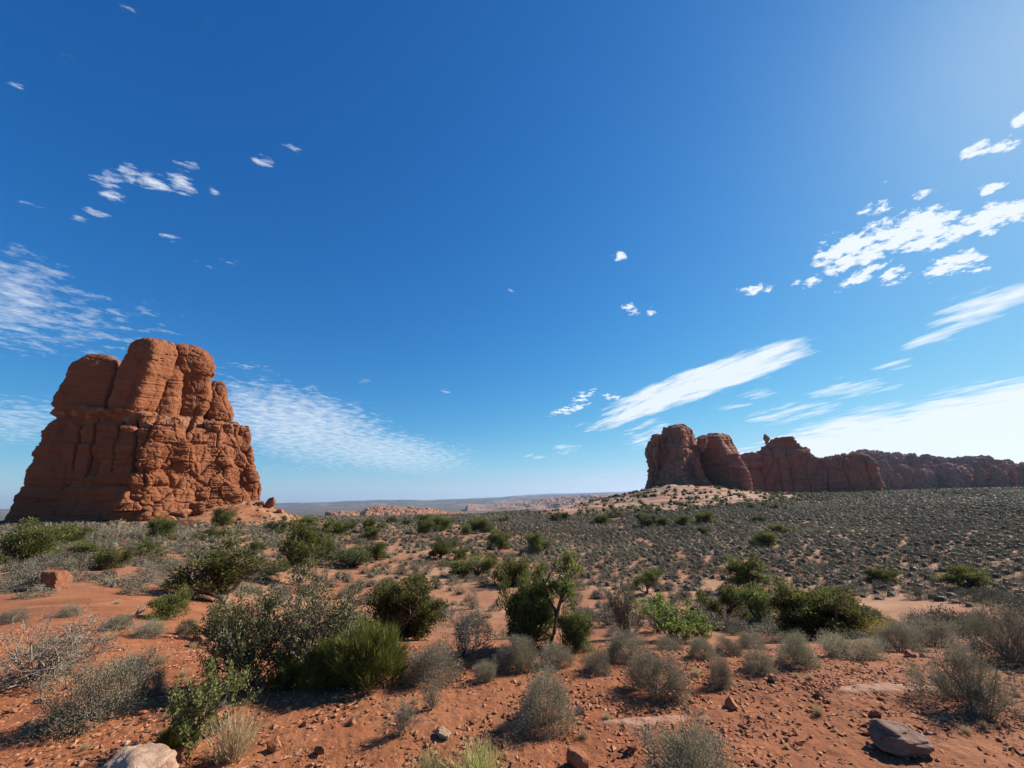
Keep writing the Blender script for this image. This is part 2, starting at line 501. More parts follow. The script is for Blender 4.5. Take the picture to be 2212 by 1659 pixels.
# ------------------------------------------------------------------ terrain
_AZ = [-180, -62, -46, -40, -33, -22, -6.5, 10.5, 26, 38, 47, 62, 180]
_RR = [.5, 3, 4.5, 6, 8, 12, 16, 22, 30, 45, 65, 90, 130, 180, 250, 350, 600, 1000, 1500, 3000, 6000, 30000]
_T = {
    -180: [-1.65] * 12 + [-1.6, -1.5, -1, 0, 0, 0, 0, 0, 0, 0],
    -62: [-1.65, -1.62, -1.62, -1.62, -1.64, -1.8, -2.0, -2.2, -2.4, -2.6, -2.8, -2.8, -2.6, -3.5, -6, -10, -18, -30, -42, -60, -70, -70],
    -46: [-1.65, -1.65, -1.65, -1.65, -1.66, -1.85, -2.08, -2.28, -2.45, -2.65, -2.85, -2.8, -2.6, -3.5, -6, -10, -18, -30, -42, -60, -70, -70],
    -40: [-1.65, -1.65, -1.65, -1.66, -1.75, -2.0, -2.2, -2.45, -2.65, -2.85, -3.0, -2.95, -2.8, -3.5, -6, -11, -18, -30, -42, -60, -70, -70],
    -33: [-1.65, -1.65, -1.65, -1.71, -1.9, -2.4, -2.85, -3.3, -3.65, -3.95, -3.95, -3.3, -2.7, -4, -7, -12, -18, -29, -42, -60, -70, -70],
    -22: [-1.65, -1.65, -1.65, -1.76, -2.15, -3.2, -4.1, -4.8, -5.0, -5.0, -5.0, -4.9, -4.7, -4.9, -8, -12.5, -18.5, -28, -41, -60, -70, -70],
    -6.5: [-1.65, -1.65, -1.65, -1.66, -2.35, -3.5, -4.4, -5.1, -5.35, -5.4, -5.4, -5.3, -5.15, -5.5, -8.5, -12.5, -18.5, -28, -40, -60, -70, -70],
    10.5: [-1.65, -1.65, -1.65, -1.67, -2.35, -3.5, -4.35, -5.1, -5.35, -5.5, -5.5, -5.4, -5.1, -4.7, -5.5, -9, -18, -28, -40, -60, -70, -70],
    26: [-1.65, -1.65, -1.65, -1.66, -2.2, -3.2, -4.15, -5.2, -5.4, -5.2, -4.7, -4.1, -3.3, -2.1, -.8, .4, .6, -2, -15, -30, -30, -30],
    38: [-1.65, -1.65, -1.65, -1.64, -1.95, -2.8, -3.6, -4.55, -5.0, -4.8, -4.2, -3.6, -2.8, -1.4, .1, 1.2, 2.8, 5, 6, 5, 0, 0],
    47: [-1.65, -1.65, -1.65, -1.64, -1.72, -2.5, -3.3, -4.05, -4.5, -4.35, -3.9, -3.4, -2.6, -1.3, .1, 1.4, 3.2, 6, 8, 8, 0, 0],
    62: [-1.65, -1.65, -1.65, -1.65, -1.7, -2.3, -3.0, -3.8, -4.2, -4.2, -3.8, -3.2, -2.4, -1.1, .2, 1.5, 3.2, 6, 8, 8, 0, 0],
    180: [-1.65] * 12 + [-1.6, -1.5, -1, 0, 0, 0, 0, 0, 0, 0]}
_gaz = np.arange(-180, 180.01, .5)
_glr = np.arange(math.log(.5), math.log(30000) + .02, .02)


def _terrain_table():
    rows = np.array([np.interp(_glr, np.log(_RR), _T[a]) for a in _AZ])
    g = np.array([np.interp(_gaz, _AZ, rows[:, j]) for j in range(len(_glr))]).T

    def gs(a, n, ax):
        k = np.exp(-.5 * (np.arange(-3 * n, 3 * n + 1) / n) ** 2); k /= k.sum()
        ap = np.pad(a, [(3 * n, 3 * n) if i == ax else (0, 0) for i in (0, 1)], mode='edge')
        return np.apply_along_axis(lambda v: np.convolve(v, k, 'valid'), ax, ap)
    return gs(gs(g, 6, 0), 5, 1)


_tab = _terrain_table()


def pol(az, r):
    a = math.radians(az)
    return np.array([math.sin(a) * r, math.cos(a) * r])


def pix_at(x, y, dist):
    d = pix_dir(x, y)
    return d * (dist / math.hypot(d[0], d[1]))


MOUND = pix_at(1440, 1085, 246)[:2]
MOUND_U = MOUND / np.linalg.norm(MOUND); MOUND_S = np.array([MOUND_U[1], -MOUND_U[0]])
APRON = pix_at(528, 1100, 117)[:2]


def mound_w(x, y):
    s = (x - MOUND[0]) * MOUND_S[0] + (y - MOUND[1]) * MOUND_S[1]
    r = (x - MOUND[0]) * MOUND_U[0] + (y - MOUND[1]) * MOUND_U[1]
    return np.exp(-(np.where(s < 0, s / 44, s / 36)) ** 2 - np.where(r < 0, r / 84, r / 42) ** 2), s, r


def base_h(x, y):
    x = np.asarray(x, float); y = np.asarray(y, float)
    sh = x.shape; x = x.ravel(); y = y.ravel()
    r = np.hypot(x, y)
    az = np.degrees(np.arctan2(x, y))
    fa = np.clip((az + 180) / .5, 0, len(_gaz) - 1.001); fr = np.clip((np.log(np.maximum(r, .5)) - _glr[0]) / .02, 0, len(_glr) - 1.001)
    i = fa.astype(int); j = fr.astype(int); u = fa - i; v = fr - j
    h = _tab[i, j] * (1 - u) * (1 - v) + _tab[i + 1, j] * u * (1 - v) + _tab[i, j + 1] * (1 - u) * v + _tab[i + 1, j + 1] * u * v
    h = h + .035 * pnoise(p2(x, y, .8), 3) * sstep(r, 1, 3)
    h = h + .14 * pnoise(p2(x, y, .16), 4) * sstep(r, 7, 16)
    h = h + .55 * pnoise(p2(x, y, .03), 5) * sstep(r, 45, 120)
    far = r > 300
    if far.any():
        h[far] += 6 * fbm(p2(x[far], y[far], .003), 4, 6) * sstep(r[far], 500, 1500)
    w, s, q = mound_w(x, y)
    near = w > .01
    if near.any():
        n = fbm(p2(x[near], y[near], .05), 4, 9)
        hm = 8.3 * w[near] * (1 + .35 * n)
        st = 1.1
        t = hm / st + .8 * pnoise(p2(x[near], y[near], .04), 8)
        k = np.floor(t); f = t - k
        h[near] += (k + sstep(f, .55, 1.0) - (t - hm / st)) * st * sstep(w[near], .02, .2) + hm * (1 - sstep(w[near], .02, .2))
    d = np.hypot(x - APRON[0], y - APRON[1])
    m = d < 40
    if m.any():
        q = 4.2 * np.exp(-(d[m] / 10) ** 2) * (1 + .45 * fbm(p2(x[m], y[m], .25), 3, 11))
        k = q / .55 + .5 * pnoise(p2(x[m], y[m], .2), 12); fl = np.floor(k)
        h[m] += q + (fl + sstep(k - fl, .5, 1) - k) * .55 * np.exp(-(d[m] / 13) ** 2)
    return h.reshape(sh)


def march(x, y, tmax=2500):
    """where the ray through a picture point meets the terrain"""
    d = pix_dir(x, y)
    t = np.geomspace(1.5, tmax, 900)
    P = d[None] * t[:, None]
    b = P[:, 2] < base_h(P[:, 0], P[:, 1])
    if not b.any(): return None
    k = int(np.argmax(b))
    lo, hi = t[max(k - 1, 0)], t[k]
    for _ in range(14):
        m = (lo + hi) / 2
        p = d * m
        if p[2] < base_h(p[0], p[1]): hi = m
        else: lo = m
    p = d * hi
    return np.array([p[0], p[1], float(base_h(p[0], p[1]))])


def brush_density(P):
    """how closely the low brush grows (0..1) at terrain points"""
    x, y = P[:, 0], P[:, 1]
    px, py, _ = project(P)
    r = np.hypot(x, y)
    n = fbm(p2(x, y, .09), 4, 21); nb = fbm(p2(x, y, .025), 3, 22)
    az = np.degrees(np.arctan2(x, y))
    right = sstep(az + .12 * np.minimum(r, 120) - 6, -4, 14)
    d = (.42 + .5 * nb + .5 * n) * (1 - right) + (1.16 + .45 * n + .4 * nb) * right
    d = d + .30 * sstep(r, 75, 130) * (1 - right) * sstep(az, -32, -18)
    # bare sand flat, the wash and trail, and the slickrock
    flat = np.exp(-((px - 1990) / 210) ** 2 - ((py - 1318 - (px - 1990) * .05) / 26) ** 2)
    flat2 = np.exp(-((px - 1500) / 230) ** 2 - ((py - 1288) / 42) ** 2)
    trail = np.zeros(len(P))
    tp = [(1330, 1118), (1342, 1150), (1395, 1172), (1450, 1192), (1530, 1212), (1600, 1240)]
    for (a, b), (c, e) in zip(tp[:-1], tp[1:]):
        t = np.clip(((px - a) * (c - a) + (py - b) * (e - b)) / ((c - a) ** 2 + (e - b) ** 2), 0, 1)
        dd = np.hypot(px - a - t * (c - a), (py - b - t * (e - b)) * 1.8)
        trail = np.maximum(trail, np.exp(-(dd / 11) ** 2))
    gap = sstep(fbm(p2(x, y, .05), 3, 31), .22, .38)
    w, _, _ = mound_w(x, y)
    rim = sstep(r, 170, 230) * right * .35
    d = d - 1.2 * flat - .6 * flat2 - .7 * trail - .6 * gap * right - 1.3 * sstep(w + .14 * n, .06, .16) - rim
    d = np.where((px < 420) & (py > 1270), d - .35, d)
    ap = np.exp(-(np.hypot(x - APRON[0], y - APRON[1]) / 16) ** 2)
    d = d - .6 * ap
    return np.clip(d, 0, 1) * sstep(r, 14, 20)


def build_terrain():
    rad = np.concatenate([np.geomspace(.4, 2.4, 10)[:-1], np.arange(2.4, 9.0, .018), np.geomspace(9.0, 45, 190), np.geomspace(45.4, 360, 230), np.geomspace(368, 28000, 120)])
    az = np.concatenate([np.arange(-180, -60, 6.0), np.linspace(-60, 60, 760), np.arange(66, 180, 6.0)])
    nr, na = len(rad), len(az)
    A, Rr = np.meshgrid(np.radians(az), rad)
    X = (np.sin(A) * Rr).ravel(); Y = (np.cos(A) * Rr).ravel(); R_ = Rr.ravel()
    Z = base_h(X, Y)
    nearm = R_ < 14
    q = p2(X[nearm], Y[nearm], 1)
    Z[nearm] += (.022 * fbm(q * 2.6, 5, 39, .6) + .014 * fbm(q * 7, 4, 40, .65) + .016 * np.maximum(fbm(q * 17, 3, 41), 0)) * (1 - sstep(R_[nearm], 10, 14))
    P = np.stack([X, Y, Z], 1)
    br = np.zeros(len(P)); mid = (R_ > 8) & (R_ < 420) & (np.abs(np.degrees(A.ravel())) < 61)
    br[mid] = brush_density(P[mid])
    w, s, _ = mound_w(X, Y)
    rock = sstep(w + .10 * fbm(p2(X, Y, .06), 4, 12), .07, .13)
    px, py, dd = project(P)
    slab = np.zeros(len(P))
    for (cx, cy, rx, ry, rot) in ((1905, 1487, 125, 9, .0), (1415, 1557, 120, 8, -.05), (1380, 1562, 60, 9, 0)):
        c = march(cx, cy); e = march(cx + rx, cy + rot * rx); k = march(cx, cy - ry)
        if c is None or e is None or k is None: continue
        ux = (e - c)[:2]; lu = np.linalg.norm(ux); ux /= lu; vy = np.array([-ux[1], ux[0]]); lv = abs((k - c)[:2] @ vy)
        a = ((X - c[0]) * ux[0] + (Y - c[1]) * ux[1]) / lu; b = ((X - c[0]) * vy[0] + (Y - c[1]) * vy[1]) / lv
        e_ = np.hypot(a, b)
        nm = e_ < 2
        e_[nm] += .75 * fbm(p2(X[nm], Y[nm], 4), 4, 50)
        slab = np.maximum(slab, 1 - sstep(e_, .85, 1.0))
    P[:, 2] += slab * .012
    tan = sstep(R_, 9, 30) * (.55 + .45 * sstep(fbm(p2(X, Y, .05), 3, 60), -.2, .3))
    azd = np.degrees(A.ravel())
    far = sstep(R_, 230, 420) * (1 - sstep(azd, 12, 22)) + sstep(R_, 500, 900) * sstep(azd, 12, 22)
    idx = np.arange(nr * na).reshape(nr, na)
    nx = np.roll(idx, -1, 1)
    f = np.stack([idx[:-1].ravel(), nx[:-1].ravel(), nx[1:].ravel(), idx[1:].ravel()], 1)[:, ::-1]
    c = len(P)
    P = np.vstack([P, [[0, 0, -1.65]]])
    cap = np.stack([np.full(na, c), idx[0], nx[0]], 1)[:, ::-1]
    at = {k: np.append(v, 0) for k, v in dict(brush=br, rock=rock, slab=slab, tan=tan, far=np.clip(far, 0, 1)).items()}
    o = obj('ground', mesh('ground', P, [f, cap], M['ground'], True, at))
    tag(o, 'red sandy ground falling from the stony foreground into the brushy valley', 'ground', kind='structure')


build_terrain()


# ------------------------------------------------------------------ rock formations
class Frame:
    """a standing plane facing the eye at a horizontal distance, for measuring outlines"""
    def __init__(self, x, dist):
        d = pix_dir(x, 1085); h = d[:2] / np.linalg.norm(d[:2])
        self.v = np.array([h[0], h[1], 0]); self.s = np.array([h[1], -h[0], 0])
        self.o = self.v * dist; self.dist = dist

    def sz(self, x, y):
        d = pix_dir(x, y)
        p = d * (self.dist / (d @ self.v))[..., None]
        return (p - self.o) @ self.s, p[..., 2]

    def world(self, s, v, z):
        return self.o + s[:, None] * self.s - v[:, None] * self.v + z[:, None] * np.array([0, 0, 1.0])


def grid_normals(P, nz, na):
    G = P.reshape(nz, na, 3)
    du = np.roll(G, -1, 1) - np.roll(G, 1, 1)
    dv = np.gradient(G, axis=0)
    n = np.cross(du, dv)
    l = np.linalg.norm(n, axis=2, keepdims=True)
    return (n / np.maximum(l, 1e-9)).reshape(-1, 3)


def rock_disp(L, seed, joints, ledge, lump, cell, up):
    """outward relief of a jointed, layered sandstone wall; L: local (s,v,z)"""
    q = L + 1.2 * np.stack([pnoise(L * .13, seed + 1), pnoise(L * .13 + 9, seed + 2), .5 * pnoise(L * .1 + 5, seed + 3)], 1)
    f1, f2, cid = worley(q / np.array(cell), seed)
    e = f2 - f1
    jt = joints(L) if callable(joints) else joints
    g1, g2, gid = worley(q / (np.array(cell) * (.38, .38, .30)) + 7.7, seed + 40)
    d = jt * (-.75 * np.exp(-(e / .07) ** 2) + .85 * (cid - .5) + .16 * (1 - sstep(f1, .1, .75))
              + .38 * (gid - .5) - .22 * np.exp(-((g2 - g1) / .10) ** 2))
    zz = L[:, 2] + .9 * pnoise(L * np.array([.09, .09, .02]), seed + 5)
    a = np.stack([zz * .55, .05 * L[:, 0] + .3, 0 * zz + .7], 1)
    b = np.stack([zz * 1.9, .05 * L[:, 0] + 3, 0 * zz + .7], 1)
    patch = sstep(pnoise(L * np.array([.12, .12, .2]), seed + 11), -.15, .3)
    lay = sstep(pnoise(a, seed + 6), -.2, .2) - .5 + .5 * patch * (sstep(pnoise(b, seed + 7), -.2, .2) - .5)
    d = d + (ledge(L) if callable(ledge) else ledge) * lay
    d = d + lump * fbm(L * .22, 5, seed + 8, .5) + .22 * lump * fbm(L * 1.3, 4, seed + 9, .6)
    bed = pnoise(np.stack([zz * 1.3, .04 * L[:, 0] + 8, .04 * L[:, 1]], 1), seed + 15)
    d = d - .35 * (ledge(L) if callable(ledge) else ledge) * np.exp(-(bed / .07) ** 2) * sstep(pnoise(L * .15, seed + 16), -.3, .2)
    return d * up


def loft(fr, prof, dr, sec, dv=0, nz=150, na=200, seed=1, joints=0, ledge=.1, lump=.3, cell=(4, 4, 6), mx=None, pale=None, fade=0.0, sharp=1.0, cuts=()):
    """prof: (y, left x, right x) picture outline; sec: cross-section points (u, w) front first; returns verts, faces"""
    prof = sorted(prof)
    yy = np.array([p[0] for p in prof], float); xl = np.array([p[1] for p in prof], float); xr = np.array([p[2] for p in prof], float)
    sl, zl = fr.sz(xl, yy); sr, zr = fr.sz(xr, yy)
    zc = (zl + zr) / 2
    t = np.linspace(0, 1, nz)
    t = t ** 1.35 if abs(xl[0] - xr[0]) < 12 else t          # finer near a closing top
    zq = zc[0] + (zc[-1] - zc[0]) * t
    o = np.argsort(zc)
    SL = np.interp(zq, zc[o], sl[o]); SR = np.interp(zq, zc[o], sr[o])
    k = np.array([.25, .5, .25])
    for _ in range(2):
        SL[1:-1] = np.convolve(SL, k, 'valid'); SR[1:-1] = np.convolve(SR, k, 'valid')
    C = (SL + SR) / 2; W = (SR - SL) / 2
    sec = np.array(sec + [sec[0]], float)
    dense = []
    ns = len(sec) - 1
    for i in range(ns):                                       # closed Catmull-Rom
        p0, p1, p2_, p3 = sec[(i - 1) % ns], sec[i], sec[(i + 1) % ns], sec[(i + 2) % ns]
        for u in np.linspace(0, 1, 24, endpoint=False):
            dense.append(.5 * ((2 * p1) + (-p0 + p2_) * u + (2 * p0 - 5 * p1 + 4 * p2_ - p3) * u * u + (-p0 + 3 * p1 - 3 * p2_ + p3) * u ** 3))
    dense = np.array(dense); dense = np.vstack([dense, dense[:1]])
    seg = np.linalg.norm(np.diff(dense, axis=0), axis=1); cl = np.concatenate([[0], np.cumsum(seg)]) / seg.sum()
    aa = np.linspace(0, 1, na, endpoint=False)
    su = np.interp(aa, cl, dense[:, 0]); sw = np.interp(aa, cl, dense[:, 1])
    D = np.array([dr(z) for z in zq]) if callable(dr) else dr * W
    s = (C[:, None] + W[:, None] * su[None]).ravel(); v = (dv + D[:, None] * sw[None]).ravel(); z = np.repeat(zq, na)
    Lc = np.stack([s, v, z], 1)
    z = z * (1 - v / fr.dist)                                 # beds dip gently towards the near side
    P = fr.world(s, v, z)
    n = grid_normals(P, nz, na)
    cen = fr.world(np.repeat(C, na), np.full(nz * na, float(dv)), z)
    z = Lc[:, 2]
    flip = np.sum((P - cen) * n) < 0
    if flip: n = -n
    up = np.clip(np.repeat(W, na) / (.35 * W.max()), .15, 1)
    d = rock_disp(Lc, seed, joints, ledge, lump, cell, up)
    for (cx, y0, y1, wd, dp) in cuts:                          # named vertical cracks: x as (x at y0, x at y1)
        s0, z0 = fr.sz(cx[0], y0); s1, z1 = fr.sz(cx[1], y1)
        tt = np.clip((z - z0) / (z1 - z0), 0, 1)
        on = sstep((z - z1) / (z0 - z1), -.05, .05) * (1 - sstep((z - z1) / (z0 - z1), .95, 1.05))
        dd = np.abs(s - (s0 + (s1 - s0) * tt) - .25 * pnoise(Lc * .5, 77))
        d = d - dp * np.exp(-(dd / wd) ** 2) * on * (v > dv - .1)
    if mx is not None: d = d + mx(Lc)
    P = P + n * d[:, None]
    idx = np.arange(nz * na).reshape(nz, na); nx = np.roll(idx, -1, 1)
    f = np.stack([idx[:-1].ravel(), idx[1:].ravel(), nx[1:].ravel(), nx[:-1].ravel()], 1)
    if flip: f = f[:, ::-1]
    top = P[:na].mean(0)
    P = np.vstack([P, top[None]])
    cap = np.stack([np.full(na, nz * na), idx[0], nx[0]], 1)
    if flip: cap = cap[:, ::-1]
    pl = pale(Lc) if pale else np.zeros(nz * na)
    return P, [f, cap], np.append(pl, pl[:na].mean())


ROUND = [(0, 1), (.62, .8), (.97, .25), (.9, -.45), (.4, -.95), (-.4, -.95), (-.9, -.45), (-.97, .25), (-.62, .8)]
BOXY = [(0, 1), (.75, .93), (1.0, .35), (.98, -.5), (.6, -.95), (-.6, -.95), (-.98, -.5), (-1.0, .35), (-.75, .93)]


def wedge(u0, k=1.0):
    return [(u0, 1 * k), (u0 + (1 - u0) * .5, .62 * k), (1, .05), (.8, -.6), (.2, -.95), (-.5, -.85), (-.95, -.3), (-1, .0), (u0 - (1 + u0) * .5, .56 * k)]


def part(name, parent, P, f, mat, attrs=None, label=None):
    o = obj(name, mesh(name, P - np.array(parent.location)[None], f, mat, False, attrs), parent)
    if label: o['label'] = label
    return o


def z1(pts, sx=.29762, sy=.29762, ox=0.0, oy=685.8):
    return [(oy + y * sy, ox + a * sx, ox + b * sx) for (y, a, b) in pts]


def build_left_butte():
    fr = Frame(300, 126)
    base = fr.o.copy(); base[2] = float(base_h(base[0], base[1]))
    t = tag(empty('sandstone_butte', base), 'tall red sandstone butte with four rounded domes over a ledgy base, at the left', 'butte')
    top_z = fr.sz(300., 905.)[1]

    def pale(L):
        return .45 * sstep(L[:, 2], top_z - 2.2, top_z - .6) * sstep(pnoise(L * .7, 5), -.05, .3)

    def shelf(L):     # the shaley shoulder under the domes and the long ledges of the lower slope
        a = -0.7 * np.exp(-((L[:, 2] - (top_z - 1.0) - .8 * pnoise(L * .3, 8)) / .6) ** 2) + .35 * sstep(L[:, 2], top_z - 3, top_z) * pnoise(L * np.array([.6, .6, .4]), 9)
        for k, zf in enumerate((5.5, 14.0)):
            a = a - .6 * sstep(pnoise(L * np.array([.11, .11, .02]), 13 + k), -.25, .2) * np.exp(-((L[:, 2] - (top_z - zf) - 1.2 * pnoise(L * .06, 3 + k)) / .3) ** 2)
        return a
    body = z1([(676, 470, 1440), (690, 425, 1540), (715, 385, 1660), (760, 352, 1722), (800, 362, 1790), (860, 345, 1800), (930, 312, 1795), (1010, 272, 1800), (1070, 250, 1812), (1150, 212, 1830),
               (1230, 162, 1850), (1290, 132, 1862), (1330, 128, 1870), (1400, 82, 1870), (1450, 62, 1875), (1540, 48, 1880)])
    cuts = [((600 * .2976, 560 * .2976), 915, 1015, .14, 1.5), ((725 * .2976, 655 * .2976), 900, 1030, .16, 2.2), ((895 * .2976, 810 * .2976), 905, 1020, .12, 1.2), ((1010 * .2976, 960 * .2976), 905, 1060, .2, 1.2)]

    s_c = fr.sz(1010 * .2976, 1000.)[0]

    def jt(L):        # blocks grow rougher on the sunny side
        return .22 + .75 * sstep(L[:, 0], s_c - 5, s_c + 5)

    def lg(L):
        return .34 - .06 * sstep(L[:, 0], s_c - 4, s_c + 6)

    def depth(z): return 15 + .16 * (top_z - z) - 2.6 * float(sstep(np.float64(z), top_z - 3.0, top_z + .5))
    by = np.array([b[0] for b in body]); bl = np.array([b[1] for b in body]); brt = np.array([b[2] for b in body])

    def proud(pr, d, out):
        """depth of a pillar's middle so that it stands out metres proud of the sunny face"""
        y = float(np.mean([p[0] for p in pr])); x = float(np.mean([(p[1] + p[2]) / 2 for p in pr])); w = float(np.mean([p[2] - p[1] for p in pr]))
        l, r = np.interp(y, by, bl), np.interp(y, by, brt)
        u = (x - (l + r) / 2) / ((r - l) / 2)
        f = np.interp(u, [-1, -.54, -.08, .46, 1], [0, .56, 1, .62, .05])
        hw = fr.sz(x + w / 2, y)[0] - fr.sz(x, y)[0]
        return float(depth(fr.sz(x, y)[1]) * f - d * hw + out)
    P, f, pl = loft(fr, body, depth, wedge(-.08), 0, 330, 560, 3, jt, lg, .8, (5.5, 5.5, 9.5), shelf, pale, cuts=cuts)
    part('base_cliff', t, P, f, M['butte'], {'pale': pl})
    # jointed pillars and bulges standing proud of the sunny face
    pill = [
        ('pillar', [(758, 1690, 1712), (775, 1610, 1730), (800, 1595, 1720), (860, 1590, 1705), (930, 1600, 1720), (1010, 1640, 1760), (1090, 1680, 1815), (1180, 1700, 1850), (1260, 1710, 1850), (1350, 1700, 1850), (1420, 1690, 1850)], 1.0, 2.2, 31),
        ('pillar', [(790, 1750, 1790), (800, 1722, 1806), (860, 1705, 1812), (960, 1715, 1816), (1060, 1740, 1822), (1100, 1770, 1850), (1160, 1800, 1882), (1250, 1800, 1878), (1330, 1790, 1870), (1400, 1780, 1870)], 1.0, 1.6, 32),
        ('pillar', [(750, 1480, 1540), (765, 1455, 1585), (800, 1470, 1590), (880, 1440, 1585), (900, 1420, 1590), (1000, 1425, 1640), (1080, 1430, 1660), (1130, 1440, 1650), (1200, 1430, 1640)], .75, 2.4, 33),
        ('pillar', [(742, 1200, 1260), (755, 1130, 1272), (800, 1110, 1275), (830, 1160, 1280), (850, 1140, 1290), (905, 1135, 1375), (930, 1180, 1370), (1000, 1190, 1380), (1080, 1180, 1380), (1130, 1150, 1300), (1200, 1130, 1260), (1260, 1120, 1200)], .7, 2.6, 34),
        ('pillar', [(938, 1030, 1150), (950, 1015, 1165), (1030, 1000, 1160), (1080, 995, 1150), (1110, 1010, 1130), (1130, 960, 1100), (1150, 950, 1100), (1240, 940, 1085), (1260, 930, 1085), (1290, 900, 1100), (1350, 870, 1100), (1400, 840, 1090)], .7, 2.2, 35),
        ('buttress', [(1130, 1380, 1470), (1150, 1300, 1560), (1200, 1280, 1640), (1250, 1300, 1700), (1300, 1330, 1740), (1350, 1320, 1760), (1400, 1320, 1760), (1440, 1330, 1740)], .6, 3.6, 36),
        ('buttress', [(1320, 1480, 1560), (1330, 1440, 1600), (1370, 1425, 1690), (1410, 1420, 1700), (1440, 1430, 1690), (1480, 1440, 1680)], .6, 5.5, 37),
        ('buttress', [(1340, 1350, 1400), (1350, 1330, 1430), (1400, 1330, 1425), (1430, 1345, 1420), (1470, 1345, 1410)], .9, 6.5, 38),
    ]
    for nm, pr, d, dv, sd in pill:
        P, f, pl = loft(fr, z1(pr), d, BOXY, proud(z1(pr), d, dv), 170, 200, sd, .55, .24, .55, (3.6, 3.6, 4.6), None, pale)
        part(nm, t, P, f, M['butte'], {'pale': pl})
    # the four domes
    A = z1([(268, 745, 755), (272, 690, 810), (285, 650, 850), (300, 618, 876), (330, 565, 893), (350, 532, 892), (400, 500, 888), (450, 472, 870), (500, 448, 855), (550, 430, 840), (600, 396, 830), (640, 386, 825), (670, 400, 822), (690, 425, 815), (712, 440, 800)])
    P, f, pl = loft(fr, A, 1.0, wedge(.72), 0.5, 170, 240, 11, .10, .16, .6, (7, 7, 12))
    part('dome', t, P, f, M['butte'], {'pale': pl})
    B = z1([(149, 1110, 1125), (153, 1060, 1190), (165, 1020, 1222), (185, 992, 1262), (230, 962, 1282), (290, 930, 1275), (350, 902, 1252), (420, 882, 1225), (500, 862, 1200), (570, 835, 1180), (650, 812, 1130), (690, 808, 1080), (715, 815, 1060)])

    def pits(L):
        f1, f2, c = worley(L / np.array([1.6, 1.6, .9]), 91)
        zt = fr.sz(330., 768.)[1]
        return -.45 * (1 - sstep(f1, .12, .42)) * np.exp(-((L[:, 2] - zt) / 1.6) ** 2) * (c > .45)
    P, f, pl = loft(fr, B, 1.0, wedge(.05, .95), 8.0, 200, 260, 12, .16, .18, .7, (6, 6, 10), pits)
    part('dome', t, P, f, M['butte'], {'pale': pl})
    B2 = z1([(318, 1262, 1290), (330, 1235, 1310), (360, 1200, 1325), (400, 1170, 1332), (440, 1140, 1338), (500, 1130, 1325), (560, 1095, 1318), (620, 1055, 1312), (660, 1035, 1298), (700, 1040, 1285), (740, 1060, 1275)])
    P, f, pl = loft(fr, B2, 1.0, ROUND, 5.6, 150, 200, 13, .22, .22, .6, (4, 4, 6))
    part('dome', t, P, f, M['butte'], {'pale': pl})
    Cc = z1([(194, 1350, 1370), (198, 1315, 1420), (208, 1280, 1455), (230, 1262, 1500), (270, 1250, 1528), (320, 1245, 1551), (380, 1250, 1554), (410, 1270, 1535), (438, 1280, 1524), (500, 1280, 1522), (560, 1280, 1518), (620, 1280, 1508), (670, 1275, 1495), (700, 1270, 1480), (760, 1265, 1470)])
    P, f, pl = loft(fr, Cc, 1.0, BOXY, 2.6, 190, 240, 14, .32, .2, .7, (4.5, 4.5, 5))
    part('dome', t, P, f, M['butte'], {'pale': pl})
    Dd = z1([(463, 1570, 1590), (468, 1545, 1622), (485, 1528, 1640), (520, 1505, 1648), (580, 1492, 1652), (640, 1472, 1680), (690, 1462, 1691), (735, 1468, 1685), (752, 1480, 1650), (785, 1490, 1640)])
    P, f, pl = loft(fr, Dd, 1.0, ROUND, 1.0, 130, 190, 15, .3, .12, .55, (3.2, 3.2, 5))
    part('dome', t, P, f, M['butte'], {'pale': pl})
    P, f, pl = loft(fr, z1([(174, 1232, 1240), (178, 1212, 1262), (195, 1208, 1278), (220, 1215, 1283), (245, 1225, 1275), (270, 1235, 1262)]), 1.2, ROUND, 7.0, 60, 90, 16, .1, .12, .2, (2, 2, 2))
    part('knob', t, P, f, M['butte'], {'pale': pl})


